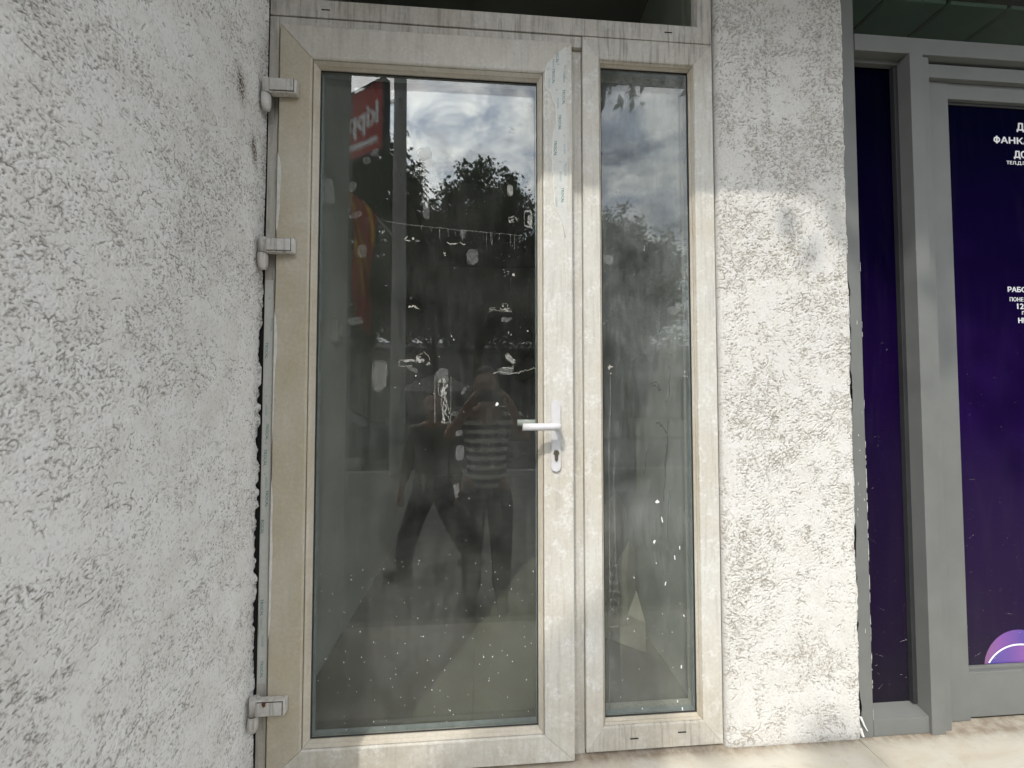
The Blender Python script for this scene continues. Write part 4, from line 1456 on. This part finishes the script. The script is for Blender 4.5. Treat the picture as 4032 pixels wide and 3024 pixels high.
bm = bm_new(); prism(bm, [sg(0.03, 0.03, -0.05), sg(1.55, 0.03, -0.05), sg(1.55, 1.0, -0.05), sg(0.03, 1.0, -0.05)], sg(0, 0, 0.1) - sg(0, 0, 0))
obj('sign_panel', bm, M['sign_red'], sign)
bm = bm_new()
for u0, u1, v0, v1 in ((0, 1.58, 0, 0.03), (0, 1.58, 1.0, 1.03), (0, 0.03, 0.03, 1.0), (1.55, 1.58, 0.03, 1.0)):
    prism(bm, [sg(u0, v0, -0.06), sg(u1, v0, -0.06), sg(u1, v1, -0.06), sg(u0, v1, -0.06)], sg(0, 0, 0.12) - sg(0, 0, 0))
obj('sign_rim', bm, M['dark_metal'], sign)
bm = bm_new()
add_text(bm, 'kipp', 0.4, lambda u, v: sg(0.115 + u, 0.315 + v, 0.053), 0.035, 0, (0.62, 0.43))
for u0, u1, v0, v1 in ((0.13, 0.95, 0.155, 0.235),):
    prism(bm, [sg(u0, v0, 0.0502), sg(u1, v0, 0.0502), sg(u1, v1, 0.0502), sg(u0, v1, 0.0502)], sg(0, 0, 0.003) - sg(0, 0, 0))
obj('sign_lettering', bm, M['sign_white'], sign)

flag = thing('flag', 'red flag with golden rays drooping from a slanted staff on the street pole', 'flag', (-1.55, -6.0, 3.75))
bm = bm_new(); tube(bm, [(-1.55, -6.02, 3.95), (-3.1, -5.65, 5.45)], [0.028, 0.018], 8)
obj('flagstaff', bm, M['pole'], flag)
nu_, nv_ = 16, 40
bm = bm_new()
grid = []
for j in range(nv_):
    row = []
    v = j / (nv_ - 1)
    for i in range(nu_):
        u = i / (nu_ - 1)
        ax = -1.83 - 0.46 * u
        az = 4.08 + 0.43 * u
        wdt = (1 - 0.45 * v ** 0.5)
        x = (-2.05 + (ax + 2.05) * wdt + 0.03 * math.sin(9 * v + 4 * u)) * 1.09 + 0.06
        z = (az - (2.05 - 0.5 * u * (1 - v)) * v - 1.1) * 1.09 + 1.12
        y = -5.80 + 0.07 * math.sin(u * 13 + v * 3) * min(1, v * 4) + 0.03 * math.sin(v * 9)
        row.append(bm.verts.new((x, y, z)))
    grid.append(row)
for j in range(nv_ - 1):
    for i in range(nu_ - 1):
        f = bm.faces.new((grid[j][i], grid[j][i + 1], grid[j + 1][i + 1], grid[j + 1][i]))
        q = (i * 0.9 + j * 0.55)
        f.material_index = 1 if (int(q / 3.0) % 3 == 1 and j < 30) else 0
bmesh.ops.solidify(bm, geom=list(bm.faces), thickness=0.004)
fl = obj('flag_cloth', bm, [M['flag_red'], M['flag_gold']], flag, True)


def tree(x, y, h0, cx, cy, cz, rx, ry, rz, label, seed, nclus=270, nleaf=125):
    rs = random.Random(seed)
    t = thing('street_tree', label, 'tree', (x, y, ZG), 'leafy trees across the street')
    bm = bm_new()
    tube(bm, [(x, y, ZG - 0.1), (x + .04, y, 1.0), (x + (cx - x) * .5, y + .05, h0), (cx, cy, cz + rz * 0.35)], [0.24, 0.19, 0.15, 0.04], 10)
    cl = []
    for k in range(nclus):
        while True:
            p = Vector((rs.uniform(-1, 1), rs.uniform(-1, 1), rs.uniform(-1, 1)))
            if 0.25 < p.length < 1: break
        if p.length < 0.6: p *= 1.35
        wv = 1.0 + 0.28 * mnoise.noise(p * 1.7 + Vector((seed * 3.1, 0, 0)))
        c = Vector((cx + p.x * rx * wv, cy + p.y * ry * wv, cz + p.z * rz * wv))
        cl.append(c)
        if k % 4 == 0:
            b0 = Vector((x + (cx - x) * .6, y, h0 + rs.uniform(0, 1) * (cz - h0)))
            mid = b0.lerp(c, 0.5) + Vector((rs.uniform(-.2, .2), rs.uniform(-.2, .2), -0.15))
            tube(bm, [b0, mid, c], [0.06, 0.035, 0.01], 5, False)
    # upright leaders that break the outline
    for k in range(9):
        a = rs.uniform(0, 6.28)
        rr = rs.random() ** .5
        c = Vector((cx + rx * rr * math.cos(a) * .8, cy + ry * rr * math.sin(a) * .8, cz + rz * math.sqrt(max(0.05, 1 - rr * rr * .8))))
        for q in range(4): cl.append(c + Vector((rs.uniform(-.1, .1), 0, 0.22 * q)))
    obj('trunk', bm, M['bark'], t)
    vs, fs = [], []
    for ci, c in enumerate(cl):
        r_ = rs.uniform(0.28, 0.60) if ci < nclus else 0.22
        for q in range(nleaf if ci < nclus else 28):
            p = c + Vector((rs.gauss(0, .5), rs.gauss(0, .5), rs.gauss(0, .38))) * r_
            ln = rs.uniform(0.12, 0.21)
            a = rs.uniform(0, 6.28)
            dr = rs.uniform(-0.95, 0.1)
            d = Vector((math.cos(a), math.sin(a), dr)).normalized()
            s = d.cross(Vector((rs.uniform(-.6, .6), rs.uniform(-.6, .6), 1))).normalized() * ln * 0.27
            i0 = len(vs)
            vs += [p, p + d * ln * .45 + s, p + d * ln, p + d * ln * .45 - s]
            fs.append((i0, i0 + 1, i0 + 2, i0 + 3))
    me = bpy.data.meshes.new('crown')
    me.from_pydata(vs, [], fs)
    me.materials.append(M['leaf'])
    o = bpy.data.objects.new('crown', me)
    link(o, t)
    return t


tree(-3.9, -11.6, 2.6, -3.7, -11.6, 5.9, 2.3, 1.9, 3.6, 'broad leafy tree standing behind the street pole, mirrored at the top of the door glass', 3)
tree(-0.3, -12.2, 2.6, -0.1, -12.2, 5.6, 2.2, 1.9, 3.1, 'leafy tree with tall pointed shoots mirrored in the middle of the door glass', 5)
tree(-2.2, -15.5, 2.6, -2.1, -15.5, 6.0, 2.6, 2.0, 3.4, 'leafy tree further back between two nearer trees, mirrored in the door glass', 8, 200)
tree(5.3, -12.6, 2.5, 5.2, -12.6, 4.8, 2.1, 1.9, 2.7, 'rounder leafy tree mirrored in the narrow pane beside the door', 13)
tree(2.4, -15.5, 2.5, 2.5, -15.5, 4.6, 2.4, 1.9, 2.9, 'leafy tree set back between the door and narrow pane reflections', 21, 170)

tree(4.6, -3.5, 5.5, 1.35, -3.2, 5.98, 1.75, 0.9, 0.95, 'young tree beside the entrance whose branch tips throw dappled shade on the pillar', 34, 60, 60)
# low building that closes the view under the crowns
lowb = thing('low_building', 'long low building in shade behind the trees, mirrored under their crowns', 'building', (0, -24, ZG))
M['lowwall'] = plain('lowwall', (0.11, 0.105, 0.095), 0.9, 0.1, 0.5)
M['dkglass'] = plain('dkglass', (0.02, 0.022, 0.025), 0.2)
bm = bm_new(); box(bm, -26, 26, -28, -24, ZG - 0.1, 4.2)
obj('wall', bm, M['lowwall'], lowb)
bm = bm_new(); box(bm, -26.4, 26.4, -28.3, -23.6, 4.2005, 4.5)
obj('roof', bm, M['concrete'], lowb)
bm0 = bm_new(); box(bm0, -0.9, 0.9, -23.999, -23.94, 0.6, 2.5, 0.01)
w0 = obj('window', bm0, M['dkglass'], lowb)
w0.location.x = -12.0
for k in range(1, 9):
    o = w0.copy(); COL.objects.link(o); o.location.x = -12 + 3.2 * k

# parked car at the kerb
car = thing('parked_car', 'dark parked car at the kerb, mirrored low in the door glass', 'car', (-4.2, -7.6, ZG - 0.12))
M['car_paint'] = plain('car_paint', (0.02, 0.022, 0.025), 0.25, 0.05, 3, 0.5)
bm = bm_new()
prof = [(-6.3, 0.30), (-6.28, 0.72), (-6.1, 0.86), (-5.6, 0.92), (-4.95, 1.36), (-4.1, 1.42), (-3.35, 1.34), (-2.75, 0.96), (-2.15, 0.84), (-1.98, 0.62), (-2.0, 0.30)]
zc_ = ZG - 0.12
prism(bm, [(x, -6.75, zc_ + z) for x, z in prof], (0, -1.7, 0))
bmesh.ops.bevel(bm, geom=[e for e in bm.edges if abs(e.verts[0].co.y - e.verts[1].co.y) < 0.01], offset=0.06, segments=2, affect='EDGES')
obj('body', bm, M['car_paint'], car, True)
for sgn, yy in ((1, -6.742), (-1, -8.458)):
    bm = bm_new(); prism(bm, [(x, yy, zc_ + z) for x, z in ((-5.45, 0.95), (-4.9, 1.31), (-4.1, 1.36), (-3.4, 1.28), (-2.95, 0.97))], (0, -0.006 * sgn if sgn < 0 else 0.006, 0))
    obj('side_window', bm, M['dkglass'], car)
bm0 = bm_new()
tube(bm0, [(0, -0.1, 0), (0, 0.1, 0)], 0.31, 24)
bmt = None
for wx in (-5.6, -2.7):
    for wy in (-6.86, -8.34):
        bm = bm_new(); tube(bm, [(wx, wy - 0.1, zc_ + 0.31), (wx, wy + 0.1, zc_ + 0.31)], 0.31, 24)
        wh = obj('wheel', bm, M['dark_metal'], car)
        bm = bm_new(); tube(bm, [(wx, wy + (0.101 if wy > -7.5 else -0.101), zc_ + 0.31), (wx, wy + (0.108 if wy > -7.5 else -0.108), zc_ + 0.31)], 0.19, 16)
        obj('rim', bm, M['pole'], wh)
bm0.free()

# cafe parasol and chairs on the far pavement
para = thing('cafe_parasol', 'pale cafe parasol beyond the road, mirrored beside the taped strip', 'parasol', (-1.75, -13.6, ZG))
M['canvas'] = plain('canvas', (0.62, 0.61, 0.57), 0.9, 0.05)
bm = bm_new(); tube(bm, [(-1.75, -13.6, ZG), (-1.75, -13.6, 1.95)], 0.025, 8)
obj('post', bm, M['pole'], para)
bm = bm_new()
apex = bm.verts.new((-1.75, -13.6, 2.0))
ring = [bm.verts.new((-1.75 + 1.3 * math.cos(R(45 * k)), -13.6 + 1.3 * math.sin(R(45 * k)), 1.45)) for k in range(8)]
rin2 = [bm.verts.new((v.co.x, v.co.y, 1.30)) for v in ring]
for k in range(8):
    bm.faces.new((apex, ring[k], ring[(k + 1) % 8]))
    bm.faces.new((ring[k], rin2[k], rin2[(k + 1) % 8], ring[(k + 1) % 8]))
bmesh.ops.solidify(bm, geom=list(bm.faces), thickness=0.01)
obj('canopy', bm, M['canvas'], para)


def make_chair(x, y):
    t = thing('cafe_chair', 'black cafe chair in the row on the far pavement', 'chair', (0, 0, ZG), 'black cafe chairs across the road')
    bm = bm_new(); box(bm, -0.22, 0.22, -0.22, 0.22, ZG + 0.43, ZG + 0.47, 0.01); obj('seat', bm, M['dark_metal'], t)
    bm = bm_new(); box(bm, -0.22, 0.22, 0.19, 0.22, ZG + 0.62, ZG + 0.92, 0.012); obj('backrest', bm, M['dark_metal'], t)
    for sx in (-0.19, 0.19):
        for sy in (-0.19, 0.20):
            bm = bm_new(); tube(bm, [(sx, sy, ZG), (sx, sy, ZG + (0.64 if sy > 0 else 0.44))], 0.016, 6)
            obj('leg', bm, M['dark_metal'], t)
    return t


c0 = make_chair(0, 0)


def dup(root, loc, rz):
    r_ = root.copy(); COL.objects.link(r_); r_.location = loc; r_.rotation_euler.z = rz
    for ch in list(root.children):
        c = ch.copy(); COL.objects.link(c); c.parent = r_
    return r_


rs = random.Random(4)
kids = list(c0.children)
first = True
for k in range(10):
    loc = (-5.2 + 0.75 * k + rs.uniform(-.12, .12), -12.9 - 0.5 * (k % 2), ZG)
    if first:
        first = False
        pending = loc
    else:
        dup(c0, loc, rs.uniform(-.5, .5))
c0.location = pending

# ------------------------------------------------------------------ people, mirrored in the glass
M['skin'] = plain('skin', (0.36, 0.20, 0.14), 0.55, 0.05, 20)
M['hair'] = plain('hair', (0.035, 0.028, 0.024), 0.7, 0.2, 90)
M['trousers'] = plain('trousers', (0.022, 0.024, 0.028), 0.85, 0.1)
M['jacket'] = plain('jacket', (0.17, 0.17, 0.15), 0.9, 0.1)
M['shoe'] = plain('shoe', (0.03, 0.028, 0.026), 0.6)
M['phone'] = plain('phone', (0.012, 0.012, 0.014), 0.25)


def stripe_mat():
    m, nt = new_mat('striped_cloth')
    v = coords(nt)
    sx = N(nt, 'ShaderNodeSeparateXYZ')
    nt.links.new(v, sx.inputs[0])
    s = math_n(nt, 'FRACT', math_n(nt, 'DIVIDE', sx.outputs[2], 0.062))
    c = ramp(nt, s, [(0.0, (0.03, 0.035, 0.045)), (0.48, (0.03, 0.035, 0.045)), (0.52, (0.66, 0.66, 0.63)), (0.98, (0.66, 0.66, 0.63))], 'CONSTANT')
    finish(nt, c, 0.9)
    return m


M['stripes'] = stripe_mat()


def skin_mesh(name, verts, edges, mat, parent, sub=2, root=0):
    """verts: (x, y, z, rx, ry)"""
    me = bpy.data.meshes.new(name)
    me.from_pydata([v[:3] for v in verts], edges, [])
    o = bpy.data.objects.new(name, me)
    COL.objects.link(o)
    m = o.modifiers.new('skin', 'SKIN')
    for i, v in enumerate(verts):
        sv = me.skin_vertices[0].data[i]
        sv.radius = (v[3], v[4] if len(v) > 4 else v[3])
        sv.use_root = (i == root)
    o.modifiers.new('sub', 'SUBSURF').levels = sub
    o.modifiers['sub'].render_levels = sub
    dg = bpy.context.evaluated_depsgraph_get()
    me2 = bpy.data.meshes.new_from_object(o.evaluated_get(dg))
    me2.name = name
    bpy.data.objects.remove(o)
    bpy.data.meshes.remove(me)
    me2.materials.clear()
    me2.materials.append(mat)
    for p in me2.polygons: p.use_smooth = True
    o2 = bpy.data.objects.new(name, me2)
    link(o2, parent)
    return o2


def head_parts(cx, cy, cz, parent, fy=1, hair_long=False):
    bm = bm_new()
    bmesh.ops.create_icosphere(bm, subdivisions=3, radius=1.0)
    for v in bm.verts:
        x, y, z = v.co
        taper = 1.0 - 0.22 * max(0, -z)
        v.co = Vector((cx + x * 0.077 * taper, cy + y * 0.095 * taper, cz + z * 0.118))
        if y * fy > 0.75 and -0.35 < z < 0.1 and abs(x) < 0.28:      # nose
            v.co.y += fy * 0.016 * (1 - abs(x) / 0.28)
    for sx in (-1, 1):                                               # ears, eyes
        e = bmesh.ops.create_icosphere(bm, subdivisions=1, radius=1.0)['verts']
        for v in e: v.co = Vector((cx + sx * 0.080 + v.co.x * 0.010, cy + v.co.y * 0.020, cz - 0.01 + v.co.z * 0.032))
    obj('head', bm, M['skin'], parent, True)
    for sx in (-1, 1):
        bm = bm_new()
        e = bmesh.ops.create_icosphere(bm, subdivisions=1, radius=1.0)['verts']
        for v in e: v.co = Vector((cx + sx * 0.030 + v.co.x * 0.014, cy + fy * 0.086 + v.co.y * 0.006, cz + 0.008 + v.co.z * 0.007))
        obj('eye', bm, M['hair'], parent)
    bm = bm_new()
    box(bm, cx - 0.024, cx + 0.024, cy + fy * 0.080 - 0.006, cy + fy * 0.080 + 0.006, cz - 0.062, cz - 0.053, 0.002)
    obj('mouth', bm, M['rust'], parent)
    bm = bm_new()
    bmesh.ops.create_icosphere(bm, subdivisions=3, radius=1.0)
    for v in bm.verts:
        x, y, z = v.co
        zz = z * 0.125
        if y * fy > 0.25 and z < 0.45: y = fy * 0.25
        if z < -0.15 and not hair_long: zz = -0.15 * 0.125
        if hair_long and z < 0: zz = z * 0.26
        v.co = Vector((cx + x * 0.086, cy - fy * 0.012 + y * 0.100, cz + 0.012 + zz))
    obj('hair', bm, M['hair'], parent, True)


def hand(parts, wrist, palm_dir, curl_dir, thumb_dir, name_parent, scale=1.0):
    w = Vector(wrist); pd = Vector(palm_dir).normalized(); cd = Vector(curl_dir).normalized()
    sd = pd.cross(cd).normalized()
    for i, (off, ln) in enumerate(((-0.030, 0.070), (-0.010, 0.080), (0.010, 0.076), (0.029, 0.060))):
        b = w + pd * 0.075 * scale + sd * off * scale
        k1 = b + (pd * 0.85 + cd * 0.25) * ln * 0.45 * scale
        k2 = k1 + (pd * 0.45 + cd * 0.9) * ln * 0.33 * scale
        k3 = k2 + (pd * -0.1 + cd * 1.0) * ln * 0.26 * scale
        parts.append([w + pd * 0.03 * scale + sd * off * 0.6 * scale, b, k1, k2, k3])
    td = Vector(thumb_dir).normalized()
    parts.append([w + pd * 0.02 * scale, w + pd * 0.045 * scale + td * 0.035 * scale, w + pd * 0.075 * scale + td * 0.05 * scale, w + pd * 0.10 * scale + td * 0.045 * scale])


def person_body(name, joints, bones, hands, parent, mat):
    verts = list(joints)
    edges = list(bones)
    for hi, chains in hands:
        for ch in chains:
            prev = hi
            for k, p in enumerate(ch[1:]):
                verts.append((p.x, p.y, p.z, 0.010 if k else 0.013))
                edges.append((prev, len(verts) - 1))
                prev = len(verts) - 1
    return skin_mesh(name, verts, edges, mat, parent, 2, 0)


# photographer
pg = thing('person', 'person in a striped T-shirt and dark trousers holding up a phone, mirrored in the door', 'person', (0.02, -1.55, ZG))
py_ = -1.56
J = [(0.02, py_, 0.47, 0.13, 0.10), (0.02, py_, 0.70, 0.125, 0.095), (0.02, py_, 0.92, 0.15, 0.10), (0.02, py_ + .01, 1.03, 0.06), (0.02, py_ + .02, 1.10, 0.052),
     (-0.17, py_, 0.965, 0.058), (-0.255, py_ + 0.06, 0.80, 0.046), (-0.10, py_ + 0.26, 1.04, 0.031), (0.21, py_, 0.965, 0.058), (0.295, py_ + 0.06, 0.80, 0.046), (0.17, py_ + 0.26, 1.04, 0.031),
     (-0.075, py_, 0.40, 0.095), (-0.085, py_ + 0.01, 0.02, 0.062), (-0.09, py_ - 0.02, -0.30, 0.042), (0.115, py_, 0.40, 0.095), (0.125, py_ + 0.01, 0.02, 0.062), (0.13, py_ - 0.02, -0.30, 0.042),
     (-0.075, py_ + 0.30, 1.075, 0.034, 0.022), (0.155, py_ + 0.30, 1.075, 0.034, 0.022)]
B = [(0, 1), (1, 2), (2, 3), (3, 4), (2, 5), (5, 6), (6, 7), (2, 8), (8, 9), (9, 10), (0, 11), (11, 12), (12, 13), (0, 14), (14, 15), (15, 16), (7, 17), (10, 18)]
h1, h2 = [], []
hand(h1, (-0.10, py_ + 0.26, 1.04), (0.35, 0.55, 0.75), (0.9, 0.2, -0.1), (0.6, 0.1, -0.8), pg)
hand(h2, (0.17, py_ + 0.26, 1.04), (-0.35, 0.55, 0.75), (-0.9, 0.2, -0.1), (-0.6, 0.1, -0.8), pg)
person_body('body', J, B, [(17, h1), (18, h2)], pg, M['skin'])
SH = [(0.02, py_, 0.34, 0.160, 0.125), (0.02, py_, 0.70, 0.15, 0.115), (0.02, py_, 0.91, 0.168, 0.115), (0.02, py_, 1.0, 0.075), (-0.175, py_, 0.965, 0.074), (-0.235, py_ + 0.03, 0.86, 0.068), (0.215, py_, 0.965, 0.074), (0.275, py_ + 0.03, 0.86, 0.068)]
skin_mesh('striped_shirt', SH, [(0, 1), (1, 2), (2, 3), (2, 4), (4, 5), (2, 6), (6, 7)], M['stripes'], pg)
TR = [(0.02, py_, 0.56, 0.145, 0.115), (-0.075, py_, 0.36, 0.110), (-0.085, py_ + 0.01, 0.02, 0.082), (-0.09, py_ - 0.02, -0.32, 0.072), (0.115, py_, 0.36, 0.110), (0.125, py_ + 0.01, 0.02, 0.082), (0.13, py_ - 0.02, -0.32, 0.072)]
skin_mesh('trousers', TR, [(0, 1), (1, 2), (2, 3), (0, 4), (4, 5), (5, 6)], M['trousers'], pg)
for sx in (-0.09, 0.13):
    bm = bm_new(); box(bm, sx - 0.045, sx + 0.045, py_ - 0.10, py_ + 0.16, ZG, ZG + 0.085, 0.03)
    obj('shoe', bm, M['shoe'], pg, True)
head_parts(0.015, py_ + 0.03, 1.185, pg)
ph = thing('phone', 'dark phone held sideways in both hands by the mirrored person', 'phone', (0.05, -1.225, 1.10))
bm = bm_new(); box(bm, -0.035, 0.115, -1.231, -1.2215, 1.065, 1.140, 0.004)
obj('phone_body', bm, M['phone'], ph)
bm = bm_new(); tube(bm, [(0.0, -1.2213, 1.10), (0.0, -1.2195, 1.10)], 0.008, 16)
obj('phone_lens', bm, M['dkglass'], ph)

# passer-by
pb = thing('person', 'person in a loose grey jacket walking past behind the photographer, mirrored in the door', 'person', (-0.42, -1.9, ZG))
qy = -1.98
J = [(-0.42, qy, 0.42, 0.12, 0.10), (-0.42, qy, 0.62, 0.115, 0.09), (-0.41, qy, 0.80, 0.14, 0.10), (-0.41, qy, 0.90, 0.055), (-0.41, qy, 0.96, 0.05),
     (-0.56, qy, 0.82, 0.05), (-0.62, qy, 0.58, 0.042), (-0.66, qy + 0.05, 0.36, 0.03), (-0.26, qy, 0.82, 0.05), (-0.24, qy, 0.56, 0.042), (-0.20, qy + 0.04, 0.36, 0.03),
     (-0.48, qy, 0.36, 0.09), (-0.60, qy + 0.03, 0.02, 0.06), (-0.66, qy, -0.29, 0.042), (-0.34, qy, 0.36, 0.09), (-0.24, qy - 0.05, 0.04, 0.06), (-0.10, qy - 0.10, -0.24, 0.042),
     (-0.665, qy + 0.06, 0.325, 0.03, 0.02), (-0.195, qy + 0.05, 0.325, 0.03, 0.02)]
h1, h2 = [], []
hand(h1, (-0.66, qy + 0.05, 0.36), (-0.1, 0.2, -1), (0.7, 0.5, -0.2), (0.5, 0.8, -0.3), pb)
hand(h2, (-0.20, qy + 0.04, 0.36), (0.1, 0.2, -1), (-0.7, 0.5, -0.2), (-0.5, 0.8, -0.3), pb)
person_body('body', J, B, [(17, h1), (18, h2)], pb, M['skin'])
JK = [(-0.42, qy, 0.22, 0.165, 0.13), (-0.42, qy, 0.60, 0.15, 0.12), (-0.41, qy, 0.80, 0.155, 0.115), (-0.41, qy, 0.89, 0.07), (-0.56, qy, 0.82, 0.068), (-0.62, qy, 0.58, 0.060), (-0.655, qy + 0.045, 0.39, 0.050), (-0.26, qy, 0.82, 0.068), (-0.24, qy, 0.56, 0.060), (-0.205, qy + 0.035, 0.39, 0.050)]
skin_mesh('jacket', JK, [(0, 1), (1, 2), (2, 3), (2, 4), (4, 5), (5, 6), (2, 7), (7, 8), (8, 9)], M['jacket'], pb)
TR = [(-0.42, qy, 0.50, 0.14, 0.115), (-0.48, qy, 0.32, 0.11), (-0.60, qy + 0.03, 0.02, 0.088), (-0.66, qy, -0.30, 0.080), (-0.34, qy, 0.32, 0.11), (-0.24, qy - 0.05, 0.04, 0.088), (-0.11, qy - 0.10, -0.24, 0.078)]
skin_mesh('trousers', TR, [(0, 1), (1, 2), (2, 3), (0, 4), (4, 5), (5, 6)], M['trousers'], pb)
for sx, sy, z0 in ((-0.68, qy, ZG), (-0.10, qy - 0.10, ZG + 0.03)):
    bm = bm_new(); box(bm, sx - 0.12, sx + 0.11, sy - 0.042, sy + 0.042, z0, z0 + 0.08, 0.03)
    obj('shoe', bm, M['shoe'], pb, True)
head_parts(-0.41, qy + 0.02, 1.035, pb, 1, True)
